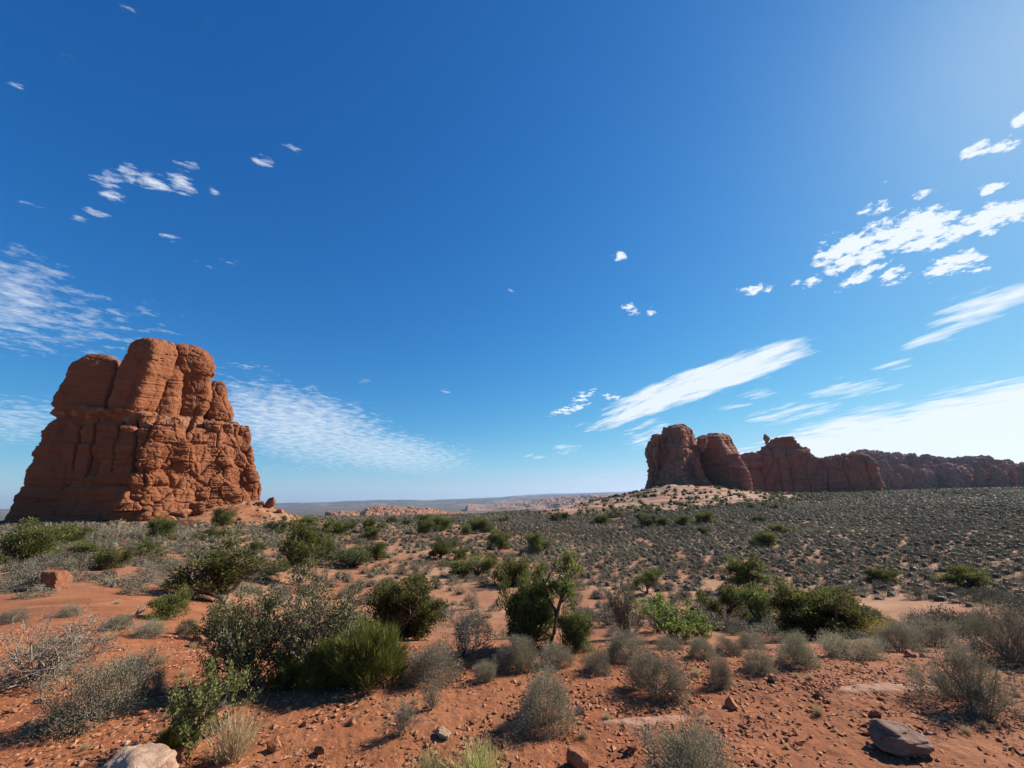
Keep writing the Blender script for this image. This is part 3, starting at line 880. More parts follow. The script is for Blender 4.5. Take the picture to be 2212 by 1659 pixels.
def build_right_towers():
    fr = Frame(1510, 252)
    z5 = lambda pts: z1(pts, .1984, .1984, 1371.5, 899.7)

    def mk(name, label, parts, seed, D=None):
        b = fr.o.copy(); m = parts[0][1]
        s, _ = fr.sz(np.array(z5(m)[-1][1:]).mean(), 1060.)
        b = fr.o + fr.s * float(s); b[2] = float(base_h(b[0], b[1]))
        t = tag(empty(name, b), label, 'rock tower')
        for i, (nm, pr, d, sec, dv, kw) in enumerate(parts):
            P, f, pl = loft(fr, z5(pr), d, sec, dv, seed=seed + i, **kw)
            part(nm, t, P, f, M['tower'], {'pale': pl})
        return t
    kw = dict(nz=170, na=230, joints=1.5, ledge=.4, lump=1.3, cell=(5.5, 5.5, 13))
    rough = dict(nz=120, na=150, joints=.7, ledge=.5, lump=.7, cell=(3.5, 3.5, 3.5))

    def pale_streak(L):
        s0, _ = fr.sz(1371.5 + 630 * .1984, 990.)
        return .85 * np.exp(-((L[:, 0] - s0 - .12 * (L[:, 2] - 18)) / 1.6) ** 2) * sstep(L[:, 2], 8, 14) * (1 - sstep(L[:, 2], 20, 25)) * sstep(pnoise(L * .4, 3), -.3, .1)
    mk('sandstone_tower', 'blocky dark red sandstone tower with a small knob on its left shoulder', [
        ('tower_body', [(85, 440, 490), (92, 410, 515), (104, 350, 540), (120, 318, 600), (150, 303, 630), (230, 298, 655), (290, 275, 682), (360, 230, 695), (450, 225, 695), (520, 200, 690), (600, 150, 690), (680, 128, 740), (760, 105, 800), (860, 80, 830)], 1.9, wedge(.28), -8, dict(kw, pale=pale_streak)),
        ('knob', [(184, 225, 245), (190, 195, 290), (205, 178, 310), (240, 162, 330), (280, 165, 330), (310, 180, 330), (340, 190, 330)], .9, ROUND, -1, dict(kw, nz=70, na=100)),
        ('side_pillar', [(265, 150, 180), (275, 132, 205), (310, 118, 240), (360, 112, 262), (440, 116, 262), (500, 130, 265), (540, 148, 265), (640, 140, 265), (780, 120, 265)], .9, ROUND, 1.5, dict(kw, nz=90, na=120)),
        ('buttress', [(440, 672, 690), (460, 655, 703), (520, 650, 712), (560, 645, 722), (640, 645, 762), (720, 640, 830), (780, 640, 850), (860, 640, 860)], 1.0, ROUND, 8, dict(rough)),
        ('buttress', [(650, 560, 620), (670, 520, 660), (720, 450, 700), (780, 380, 720), (860, 300, 760)], .6, BOXY, 9, dict(rough, joints=.9)),
    ], 51)
    mk('sandstone_tower', 'broad slumping red sandstone tower with a bulging jointed right face', [
        ('tower_body', [(175, 880, 900), (180, 800, 950), (195, 775, 1010), (210, 690, 1045), (225, 670, 1060), (290, 672, 1095), (380, 690, 1145), (450, 700, 1175), (530, 712, 1205), (600, 720, 1220), (700, 730, 1235), (800, 740, 1265), (860, 740, 1285), (920, 740, 1290)], 1.8, wedge(.25), -14, dict(kw, joints=.6, lump=1.0)),
        ('pillar', [(230, 720, 740), (240, 690, 775), (300, 690, 770), (350, 705, 768), (380, 715, 765)], 1.1, ROUND, 6, dict(rough)),
        ('pillar', [(395, 1050, 1070), (410, 1010, 1110), (460, 985, 1140), (520, 980, 1180), (560, 1000, 1210), (650, 1010, 1225), (750, 1030, 1240), (850, 1060, 1280), (920, 1060, 1285)], .8, BOXY, 5, dict(rough)),
        ('pillar', [(545, 1130, 1150), (560, 1108, 1185), (600, 1105, 1210), (630, 1120, 1222), (700, 1125, 1235), (800, 1140, 1262), (860, 1150, 1285), (920, 1150, 1290)], .9, ROUND, 11, dict(rough)),
    ], 61)


def wall(fr, top, basey, thick, dv=0, n=420, m=90, seed=1, joints=.4, ledge=.4, lump=.8, cell=(6, 6, 8), batter=.35, pale=None, slope=0.0):
    """a long ridge: top outline in picture points, uneven front with a rounded crest and a back"""
    top = np.array(top, float)
    xs = np.linspace(top[0, 0], top[-1, 0], n); ys = np.interp(xs, top[:, 0], top[:, 1])
    s, zt = fr.sz(xs, ys)
    _, zb = fr.sz(xs, np.interp(xs, [top[0, 0], top[-1, 0]], basey))
    zb = zb - 3
    H = zt - zb
    e = np.clip(np.minimum(xs - xs[0], xs[-1] - xs) / (.06 * (xs[-1] - xs[0])), 0, 1) ** .5
    sec = np.array([(1.0 + batter, 0), (1.0 + batter * .75, .2), (1.0 + batter * .4, .55), (1.0 + .1 * batter, .8), (.72, .94), (.35, .99), (0, 1), (-.5, .98), (-.9, .8), (-1.1, .4), (-1.2, 0)])
    q = np.linspace(0, len(sec) - 1, m)
    a = np.interp(q, np.arange(len(sec)), sec[:, 0]); b = np.interp(q, np.arange(len(sec)), sec[:, 1])
    Z = zb[:, None] + H[:, None] * b[None]
    V = dv + slope * (s[:, None] - s.mean()) + thick * a[None] * (.25 + .75 * e[:, None]) * (.5 + .5 * H[:, None] / H.max())
    Sx = np.repeat(s[:, None], m, 1)
    L = np.stack([Sx.ravel(), V.ravel(), Z.ravel()], 1)
    P = fr.world(L[:, 0], L[:, 1], L[:, 2])
    G = P.reshape(n, m, 3)
    nn = np.cross(np.gradient(G, axis=0), np.gradient(G, axis=1)).reshape(-1, 3)
    nn /= np.maximum(np.linalg.norm(nn, axis=1, keepdims=True), 1e-9)
    if np.mean(nn[:, 2][L[:, 2] > np.repeat(zt - .15 * H, m)]) < 0: nn = -nn; flip = True
    else: flip = False
    d = rock_disp(L, seed, joints, ledge, lump, cell, 1.0)
    d = d * np.clip(np.repeat(e, m) + .1, 0, 1)
    P = P + nn * d[:, None]
    idx = np.arange(n * m).reshape(n, m)
    f = np.stack([idx[:-1, :-1].ravel(), idx[1:, :-1].ravel(), idx[1:, 1:].ravel(), idx[:-1, 1:].ravel()], 1)
    if flip: f = f[:, ::-1]
    return P, f, (pale(L) if pale else np.zeros(n * m))


def build_ridges():
    # the long shaded ridge with a stepped crest
    fr = Frame(1720, 330)
    b = fr.o.copy(); b[2] = float(base_h(b[0], b[1]))
    t = tag(empty('sandstone_ridge', b), 'long shaded red sandstone ridge with a stepped pyramid crest, right of the towers', 'rock ridge')
    top = [(1530, 990), (1580, 983), (1606, 982), (1614, 984), (1630, 982), (1645, 975), (1655, 968), (1660, 966), (1672, 966), (1740, 968), (1768, 986), (1771, 986), (1790, 984), (1815, 980), (1846, 977), (1862, 978), (1873, 984), (1885, 998), (1895, 1015), (1903, 1040), (1908, 1048)]
    P, f, pl = wall(fr, top, (1068, 1052), 9, 0, 480, 110, 71, 1.6, .5, 1.5, (9, 9, 20), .3)
    part('ridge_wall', t, P, f, M['tower'], {'pale': pl})
    z5 = lambda pts: z1(pts, .1984, .1984, 1371.5, 899.7)
    pr = z5([(217, 1650, 1690), (226, 1560, 1720), (236, 1522, 1735), (262, 1480, 1745), (280, 1440, 1758), (300, 1410, 1770), (340, 1370, 1805), (385, 1335, 1835), (420, 1330, 1870), (450, 1250, 1930), (500, 1240, 2000), (560, 1230, 2010), (700, 1230, 2010), (850, 1230, 2010)])
    P, f, pl = loft(fr, pr, .28, wedge(.2), 2, 170, 320, 72, .5, 1.1, .9, (8, 8, 5))
    part('stepped_crest', t, P, f, M['tower'], {'pale': pl})
    for i, (x0, x1, y0, y1, dv) in enumerate(((1170, 1420, 395, 470, 9), (1200, 1440, 470, 550, 12), (1235, 1395, 382, 440, 6), (1700, 1860, 350, 430, 9))):
        pr = z5([(y0, x0 + 40, x1 - 120), (y0 + .25 * (y1 - y0), x0 + 8, x1 - 40), (y0 + .6 * (y1 - y0), x0, x1), (y1 - 6, x0 + 10, x1 - 30), (y1 + 12, x0 + 30, x1 - 70)])
        P, f, pl = loft(fr, pr, .35, BOXY, dv, 50, 150, 73 + i, .25, .35, .4, (4, 4, 3))
        part('ledge', t, P, f, M['tower'], {'pale': pl})
    P, f, pl = loft(fr, [(978, 1848, 1858), (982, 1838, 1870), (990, 1830, 1880), (1005, 1826, 1890), (1025, 1822, 1900), (1045, 1820, 1908), (1058, 1818, 1912)], .6, ROUND, 3, 90, 130, 79, .4, .4, .7, (5, 5, 7))
    part('end_nose', t, P, f, M['tower'], {'pale': pl})
    for i, (x0, x1, y0, y1) in enumerate(((1645, 1735, 214, 250), (1525, 1565, 225, 250), (1585, 1640, 224, 246), (1725, 1762, 255, 300), (1465, 1510, 255, 285))):
        pr = z5([(y0, x0 + 18, x1 - 18), (y0 + 8, x0 + 4, x1 - 4), (y0 + 20, x0, x1), (y1, x0 + 5, x1 - 5)])
        P, f, pl = loft(fr, pr, 1.0, ROUND, 2, 30, 60, 82 + i, .2, .3, .25, (2, 2, 2))
        part('crest_block', t, P, f, M['tower'], {'pale': pl})
    # balanced rock on its pedestal
    pr = z5([(188, 1411, 1420), (202, 1402, 1438), (222, 1396, 1462), (245, 1398, 1472), (260, 1408, 1468), (272, 1416, 1458), (287, 1420, 1452), (303, 1412, 1460)])
    P, f, pl = loft(fr, pr, .9, ROUND, 2.5, 60, 70, 90, .1, .15, .2, (2, 2, 2))
    c = P.mean(0); c[2] = P[:, 2].min()
    o = obj('balanced_rock', mesh('balanced_rock', P - c, f, M['tower'], True, {'pale': pl}), None, c)
    tag(o, 'small pointed balanced rock perched on the left end of the stepped ridge crest', 'rock')
    # the far wall of fins
    fr = Frame(2050, 760)
    b = fr.o.copy(); b[2] = float(base_h(b[0], b[1]))
    t = tag(empty('fin_cliff', b), 'long distant purple-red cliff of rounded sandstone fins behind the brush field, at the far right', 'cliff')
    z6 = lambda x, y: (1755.5 + x * .20635, 932.6 + y * .20635)
    back = [z6(*p) for p in ((300, 240), (430, 212), (480, 206), (600, 200), (700, 203), (830, 220), (920, 245), (1015, 250), (1020, 243), (1100, 250), (1125, 275), (1190, 250), (1300, 262), (1360, 272), (1400, 285), (1480, 270), (1600, 265), (1730, 280), (1740, 265), (1780, 258), (1820, 270), (1835, 305), (1900, 330), (2050, 315), (2150, 335), (2212, 320), (2300, 300), (2500, 310), (2700, 330))]
    fr2 = Frame(2050, 900)
    P, f, pl = wall(fr2, back, (1052, 1048), 30, 0, 600, 90, 101, 6.0, .9, 5.0, (28, 28, 30), .5)
    part('upper_cliff', t, P, f, M['cliff'], {'pale': pl})
    fins = [(640, 880, 300, 30, 0), (780, 870, 378, 0, 14), (870, 975, 436, 0, 20), (820, 1110, 345, 25, -5), (1030, 1330, 388, 0, 12), (1090, 1270, 335, 30, -12), (1190, 1690, 325, 0, 0), (1500, 1720, 340, 20, -8), (1670, 1815, 355, 0, 6), (1780, 2070, 358, 0, 2), (1990, 2190, 360, 20, -8), (2140, 2420, 330, 0, 4), (2380, 2700, 345, 0, 0)]
    for i, (x0, x1, y0, q, dv) in enumerate(fins):
        w = x1 - x0
        X = lambda u: x0 + w * u
        pts = []
        for k, (y, a, b2) in enumerate(((0, .34, .40), (.02, .26, .50), (.06, .18, .60), (.14, .10, .70), (.26, .05, .79), (.42, .02, .87), (.65, .0, .94), (1.0, -.02, 1.0), (1.15, -.03, 1.02))):
            yy = y0 + (572 - y0) * y
            ux, uy = z6(X(a), yy); vx, _ = z6(X(b2), yy)
            pts.append((uy, ux, vx))
        P, f, pl = loft(fr, pts, 1.3, wedge(.25), dv * 1.6 + 10, 110, 150, 110 + i, 2.6, .35, 2.4, (16, 16, 44))
        part('fin', t, P, f, M['cliff'], {'pale': pl})
    for i, (x, y, w, h) in enumerate(((1895, 300, 40, 45), (1970, 283, 55, 60), (2020, 280, 35, 50), (2060, 290, 45, 40))):
        pts = []
        for (a, u) in ((0, .1), (.1, .6), (.35, .95), (.6, 1), (.85, .75), (1.2, .7)):
            cx, cy = z6(x, y + h * a); pts.append((cy, cx - w * u * .1032, cx + w * u * .1032))
        P, f, pl = loft(fr, pts, 1, ROUND, -90, 30, 50, 130 + i, .4, .4, .6, (5, 5, 5))
        part('knob', t, P, f, M['cliff'], {'pale': pl})


def strip(name, label, cat, x0, x1, dist, topf, depth, mat, n, m, amp, seed, base, kind, steps=0, dip=0.0):
    """a body of far land: front slope, cut into ledges, rising to a rim and running back as a flat top"""
    az = np.linspace(x0, x1, n)
    d = pix_dir(az, np.full(n, 1085.)); h = d[:, :2] / np.linalg.norm(d[:, :2], axis=1, keepdims=True)
    topy = np.interp(az, [p[0] for p in topf], [p[1] for p in topf])
    td = pix_dir(az, topy); tz = td[:, 2] / np.hypot(td[:, 0], td[:, 1])
    t = np.linspace(0, 1, m)
    rr = dist * (1 + depth * t)
    rim = dist * (1 + depth * .62)
    zt = tz * rim
    prof = sstep(t, 0, .62)
    P = np.zeros((n, m, 3))
    P[:, :, 0] = h[:, :1] * rr; P[:, :, 1] = h[:, 1:] * rr
    ph = prof[None] + np.zeros((n, 1))
    q = P.reshape(-1, 3)
    nz = fbm(np.stack([q[:, 0], q[:, 1], 0 * q[:, 0]], 1) * (6.0 / (dist * depth)), 6, seed, .58).reshape(n, m)
    ph = np.clip(ph + .35 * nz * np.sin(np.pi * np.clip(t / .62, 0, 1))[None], 0, 1.02)
    if steps:
        k = ph * steps; fl = np.floor(k); ph = (fl + sstep(k - fl, .45, .85)) / steps
    P[:, :, 2] = base + (zt[:, None] - base) * ph + amp * nz * (.3 + .7 * (t < .6))[None] * (t < .95)
    if dip: P[:, :, 2] += dip * (np.mod(3.0 * t[None] + 1.2 * nz, .33))
    idx = np.arange(n * m).reshape(n, m)
    f = np.stack([idx[:-1, :-1].ravel(), idx[1:, :-1].ravel(), idx[1:, 1:].ravel(), idx[:-1, 1:].ravel()], 1)
    V = P.reshape(-1, 3)
    c = V.mean(0); c[2] = base
    o = obj(name, mesh(name, V - c, f, mat, True, {'pale': np.zeros(len(V)), 'far': np.ones(len(V)), 'brush': np.zeros(len(V)), 'tan': np.zeros(len(V)), 'rock': np.zeros(len(V)), 'slab': np.zeros(len(V))}), None, c)
    tag(o, label, cat, kind=kind)
    return o


def plateau_mat():
    m = Mat('far_plateau_scrub', .95); m.K = .75
    a = m.noise(.0016, 8, .68, .5, (1, .5, 4)); b = m.noise(.009, 6, .7)
    col = m.ramp(a, [(.38, (.075, .080, .060)), (.50, (.11, .10, .080)), (.58, (.20, .135, .105)), (.66, (.36, .25, .19))])
    col = m.mix(m.math('MULTIPLY', m.step(b, .45, .6), .5), col, (.085, .085, .06))
    m.color(col)
    return m.m


def build_far_land():
    M['plateau'] = plateau_mat()
    strip('plateau', 'wide far blue-green plateau closing the valley along the horizon', 'plateau', -420, 1560, 7600, [(-420, 1106), (0, 1100), (600, 1088), (760, 1083), (851, 1080), (918, 1081), (1017, 1077), (1113, 1073), (1192, 1070), (1287, 1066), (1330, 1064), (1560, 1058)], .55, M['plateau'], 900, 130, 25, 201, -75, 'structure', steps=5)
    strip('mesa', 'hazy blue mesa just showing above the far plateau', 'mesa', 1020, 1560, 15000, [(1020, 1080), (1100, 1072), (1168, 1067), (1240, 1065), (1330, 1063), (1560, 1056)], .2, M['plateau'], 240, 40, 20, 203, -75, 'structure')
    U7 = lambda x, y: (493.8 + x * .3968, 1014.9 + y * .3968)
    hb = [U7(*p) for p in ((1285, 232), (1300, 190), (1330, 190), (1400, 196), (1480, 185), (1560, 172), (1640, 165), (1760, 150), (1900, 140), (2000, 138), (2090, 136), (2250, 140))]
    strip('hogback_ridge', 'pale pink tilted rock slabs rising to a dark prow in the middle distance', 'ridge', hb[0][0], hb[-1][0], 2300, hb, .4, M['hogback'], 520, 150, 8, 205, -58, None, steps=7, dip=9)
    fr = Frame(880, 1500)
    top = [U7(*p) for p in ((560, 236), (640, 226), (740, 222), (770, 204), (830, 200), (900, 202), (960, 204), (1060, 206), (1120, 218), (1180, 230), (1290, 236), (1380, 238))]
    b = fr.o.copy(); b[2] = -42
    P, f, pl = wall(fr, top, (1112, 1114), 55, 0, 420, 90, 211, 5, 2, 5, (26, 26, 16), 2.4)
    o = obj('slickrock_fins', mesh('slickrock_fins', P - b, f, M['fins'], True, {'pale': pl}), None, b)
    tag(o, 'low cluster of weathered orange sandstone fins in the valley beyond the junipers', 'rock fins')


build_left_butte()
build_right_towers()
build_ridges()
build_far_land()

# ------------------------------------------------------------------ plants
def frame_of(d):
    a = np.where(np.abs(d[:, 2:3]) > .9, np.array([[1.0, 0, 0]]), np.array([[0, 0, 1.0]]))
    u = np.cross(d, a); u /= np.maximum(np.linalg.norm(u, axis=1, keepdims=True), 1e-9)
    return u, np.cross(d, u)


def tubes(A, B, ra, rb):
    """three-sided tapered twigs from A to B"""
    d = B - A
    d = d / np.maximum(np.linalg.norm(d, axis=1, keepdims=True), 1e-9)
    u, w = frame_of(d)
    n = len(A)
    V = np.zeros((n, 6, 3))
    for k in range(3):
        c, s_ = math.cos(k * 2.0944), math.sin(k * 2.0944)
        o = u * c + w * s_
        V[:, k] = A + o * ra[:, None]; V[:, k + 3] = B + o * rb[:, None]
    i = np.arange(n)[:, None] * 6
    f = np.concatenate([i + np.array([[k, (k + 1) % 3, (k + 1) % 3 + 3, k + 3]]) for k in range(3)])
    return V.reshape(-1, 3), f


def leaves(C, D, ln, wd, rng, tint):
    """small pointed leaf faces at C along D"""
    n = len(C)
    D = D / np.maximum(np.linalg.norm(D, axis=1, keepdims=True), 1e-9)
    u, w = frame_of(D)
    a = rng.rand(n, 1) * 6.283
    side = u * np.cos(a) + w * np.sin(a)
    ln = np.broadcast_to(ln, n)[:, None]; wd = np.broadcast_to(wd, n)[:, None]
    V = np.stack([C, C + D * ln * .55 + side * wd * .5, C + D * ln, C + D * ln * .5 - side * wd * .5], 1)
    f = np.arange(n * 4).reshape(n, 4)
    return V.reshape(-1, 3), f, np.repeat(tint, 4)


def ball(rng, n, p=.5):
    d = rng.normal(size=(n, 3)); d /= np.linalg.norm(d, axis=1, keepdims=True)
    return d * (rng.rand(n, 1) ** p)


class Plant:
    def __init__(self, seed):
        self.r = np.random.RandomState(seed)
        self.A, self.B, self.ra, self.rb = [], [], [], []
        self.L = []          # leaf chunks

    def seg(self, a, b, ra, rb):
        self.A.append(a); self.B.append(b); self.ra.append(ra); self.rb.append(rb)

    def limb(self, p, d, length, r0, r1, n=5, wob=.25, lift=0.1):
        pts = [p]
        for k in range(n):
            d = d + self.r.normal(size=3) * wob + np.array([0, 0, lift])
            d = d / np.linalg.norm(d)
            q = p + d * length / n
            a = r0 + (r1 - r0) * k / n; b = r0 + (r1 - r0) * (k + 1) / n
            self.seg(p, q, a, b); p = q; pts.append(p)
        return pts, d

    def add_leaves(self, C, D, ln, wd, tint):
        self.L.append(leaves(np.asarray(C), np.asarray(D), ln, wd, self.r, np.asarray(tint)))

    def build(self, norm=True):
        V, f = tubes(np.array(self.A), np.array(self.B), np.array(self.ra), np.array(self.rb))
        if self.L:
            o = 0; lv, lf, lt = [], [], []
            for v, g, t in self.L:
                lv.append(v); lf.append(g + o); lt.append(t); o += len(v)
            lv = np.vstack(lv); lf = np.vstack(lf); lt = np.concatenate(lt)
        else: lv, lf, lt = np.zeros((0, 3)), np.zeros((0, 4), int), np.zeros(0)
        al = np.vstack([V, lv])
        if norm:
            lo = np.percentile(al[:, :2], 1, 0); hi = np.percentile(al[:, :2], 99, 0)
            c = (lo + hi) / 2; w = (hi - lo).mean(); h = np.percentile(al[:, 2], 99.6)
            for X in (V, lv):
                X[:, :2] = (X[:, :2] - c) / w; X[:, 2] /= h
        return V, f, lv, lf, lt


def g_shrub(seed, nst=26, ntw=520, nlf=17000, leaf=.024, flat=.62, wood=.009):
    """dense dome of fine upright twigs, blackbrush or sagebrush"""
    P = Plant(seed); r = P.r
    lob = [(r.rand() * 6.283, r.uniform(-.16, .16)) for _ in range(7)]

    def shape(th, ph):
        k = 1.0
        for i, (a, m) in enumerate(lob): k = k + m * np.cos((1 + i % 4) * th - a) * np.sin(ph) ** .5 + .06 * np.sin(5 * ph + a)
        return k

    def dome(n, lo, hi):
        th = r.rand(n) * 6.283; ph = np.arccos(r.uniform(-.12, 1, n))
        k = shape(th, ph) * r.uniform(lo, hi, n)
        return np.stack([np.sin(ph) * np.cos(th) * .5 * k, np.sin(ph) * np.sin(th) * .5 * k, np.maximum(np.cos(ph) * flat + .07, .02) * k], 1)
    for e in dome(nst, .7, .9):
        m = e * .5 + np.array([0, 0, -.05]) + r.normal(size=3) * .03
        b = np.array([r.normal() * .03, r.normal() * .03, -.02])
        P.seg(b, m, wood, wood * .7); P.seg(m, e, wood * .7, wood * .35)
    # clumps of twigs
    nc = 150
    cl = dome(nc, .55, .93)
    k = r.randint(0, nc, ntw)
    q = cl[k] + ball(r, ntw) * .07
    out = q / np.maximum(np.linalg.norm(q, axis=1, keepdims=True), .05)
    d = out * .9 + np.array([0, 0, .35]) + r.normal(size=(ntw, 3)) * .38
    P.add_leaves(q - d * .08, d, r.uniform(.07, .16, ntw), .009, np.clip(.2 + .4 * r.rand(ntw), 0, 1))
    ct = r.rand(nc)
    k = r.randint(0, nc, nlf)
    C = cl[k] + ball(r, nlf, .45) * np.array([.14, .14, .12])
    C[:, 2] = np.maximum(C[:, 2], .015)
    out = C / np.maximum(np.linalg.norm(C, axis=1, keepdims=True), .05)
    dd = out * .7 + r.normal(size=(nlf, 3)) * .55 + np.array([0, 0, .3])
    P.add_leaves(C, dd, leaf * r.uniform(.6, 1.4, nlf), leaf * .36, np.clip(.30 + .42 * r.rand(nlf) + .3 * ct[k], 0, 1))
    return P.build()


def g_ephedra(seed, n=4200):
    """broom of fine upright green stems"""
    P = Plant(seed); r = P.r
    hd = ball(r, 110, .6); hd[:, 2] = np.abs(hd[:, 2])
    hubs = hd * np.array([.42, .42, .40]) + np.array([0, 0, .03])
    for h in hubs[::2]: P.seg(np.array([h[0] * .2, h[1] * .2, -.02]), h, .007, .004)
    k = r.randint(0, len(hubs), n); ht = r.rand(len(hubs))
    for lev in range(2):
        d = hubs[k] * np.array([1.6, 1.6, .8]) + r.normal(size=(n, 3)) * .36 + np.array([0, 0, .65]); d /= np.linalg.norm(d, axis=1, keepdims=True)
        st = hubs[k] + r.normal(size=(n, 3)) * .025
        l = r.uniform(.08, .21, n)
        P.add_leaves(st, d, l, .0068, np.clip(.12 + .4 * r.rand(n) + .42 * ht[k], 0, 1))
    return P.build()


def g_juniper(seed, limbs=5, spread=.9, trunk=.16, clumps=70, nleaf=90, cr=.13, bare=.0, lean=(0, 0), levels=2, twist=.22, low=.15, leafsz=.050, fill=0, tr=1.0):
    """gnarled forked trunk with separate leaf clumps that leave gaps"""
    P = Plant(seed); r = P.r
    base = np.array([0, 0, -.03])
    pts, d = P.limb(base, np.array([lean[0], lean[1], 1.0]), trunk + .05, .055 * tr, .045 * tr, 3, .18)
    tops = []

    def grow(p, d, l, rad, lv):
        pts, d2 = P.limb(p, d, l, rad, rad * .55, 5, twist, .10)
        if lv == 0:
            tops.append((pts[-1], d2)); tops.append((pts[-3], d2)); return
        for i in range(3 if lv > 1 else 4):
            q = pts[r.randint(2, len(pts))]
            nd = d2 + r.normal(size=3) * .75; nd[2] += .15; nd /= np.linalg.norm(nd)
            grow(q, nd, l * r.uniform(.5, .75), rad * .5, lv - 1)
    for i in range(limbs):
        th = 6.283 * i / limbs + r.uniform(-.4, .4); el = r.uniform(low, 1.1)
        nd = np.array([math.cos(th) * math.cos(el) * spread + lean[0] * .6, math.sin(th) * math.cos(el) * spread + lean[1] * .6, math.sin(el)])
        grow(pts[r.randint(1, len(pts))], nd, r.uniform(.36, .54), .032, levels)
    tp = np.array([t[0] for t in tops]); c0 = tp.mean(0); ex = np.percentile(np.abs(tp - c0), 85, 0)
    for i in range(fill):                                     # low boughs that skirt the bush
        a = r.rand() * 6.283; z = r.uniform(.02, .75) * tp[:, 2].max(); q = math.sqrt(max(.05, 1 - (z / (tp[:, 2].max() * 1.05)) ** 2)) * r.uniform(.55, 1.02)
        e = np.array([c0[0] + math.cos(a) * ex[0] * 1.25 * q, c0[1] + math.sin(a) * ex[1] * 1.25 * q, z])
        st = np.array([c0[0] * .3, c0[1] * .3, z * .25])
        P.seg(st, (st + e) / 2 + r.normal(size=3) * .03, .012, .008); P.seg((st + e) / 2, e, .008, .004)
        tops.append((e, (e - st) / np.linalg.norm(e - st)))
    k = np.concatenate([r.permutation(len(tops) - fill)[:int(clumps)], np.arange(len(tops) - fill, len(tops))])
    for i in k:
        p, d = tops[i]
        if r.rand() < bare: continue
        n = int(nleaf * r.uniform(.5, 1.4)); R = cr * r.uniform(.55, 1.2)
        b = ball(r, n, .40)
        C = p + b * R * np.array([1.1, 1.1, .8])
        dd = b * .9 + r.normal(size=(n, 3)) * .35 + np.array([0, 0, .55])
        P.add_leaves(C, dd, leafsz * r.uniform(.6, 1.3, n), leafsz * .42, np.clip(r.rand() * .45 + .35 * r.rand(n) + .22 * (b[:, 2] > .25), 0, 1))
    return P.build()


def g_twiggy(seed, limbs=9, h=1.0, nlf=1500, leaf=.03, spread=.55, levels=3, wood=.014, up=.10, twist=.2):
    """open many-stemmed shrub with sparse leaves at the twig ends"""
    P = Plant(seed); r = P.r
    ends = []

    def grow(p, d, l, rad, lv):
        pts, d2 = P.limb(p, d, l, rad, rad * .6, 4, twist, up)
        if lv == 0:
            ends.extend(pts[1:]); return
        for i in range(3):
            q = pts[r.randint(1, len(pts))]
            nd = d2 + r.normal(size=3) * .55; nd /= np.linalg.norm(nd)
            grow(q, nd, l * r.uniform(.5, .8), rad * .55, lv - 1)
    for i in range(limbs):
        th = r.rand() * 6.283; el = r.uniform(.5, 1.35)
        grow(np.array([r.normal() * .02, r.normal() * .02, -.03]), np.array([math.cos(th) * math.cos(el) * spread * 1.6, math.sin(th) * math.cos(el) * spread * 1.6, math.sin(el)]), r.uniform(.32, .5), wood, levels - 1)
    if nlf:
        E_ = np.array(ends); k = r.randint(0, len(E_), nlf)
        C = E_[k] + r.normal(size=(nlf, 3)) * .022
        P.add_leaves(C, r.normal(size=(nlf, 3)) + np.array([0, 0, .5]), leaf * r.uniform(.6, 1.4, nlf), leaf * .5, np.clip(.6 * r.rand(nlf) + .4 * r.rand(len(E_))[k], 0, 1))
    return P.build()


def g_grass(seed, n=420, spread=.35):
    P = Plant(seed); r = P.r
    b = np.stack([r.normal(size=n) * .13, r.normal(size=n) * .13, np.zeros(n)], 1)
    d = b * 2.0 * spread / .35 + r.normal(size=(n, 3)) * .22 + np.array([0, 0, 1.0])
    l = r.uniform(.35, 1.0, n)
    P.seg(np.array([0, 0, -.02]), np.array([0, 0, .02]), .05, .05)
    P.add_leaves(b, d, l * .65, .016, r.rand(n))
    d2 = d / np.linalg.norm(d, axis=1, keepdims=True) + r.normal(size=(n, 3)) * .25
    P.add_leaves(b + d / np.linalg.norm(d, axis=1, keepdims=True) * (l * .5)[:, None], d2, l * .5, .013, r.rand(n))
    return P.build()


_cache = {}


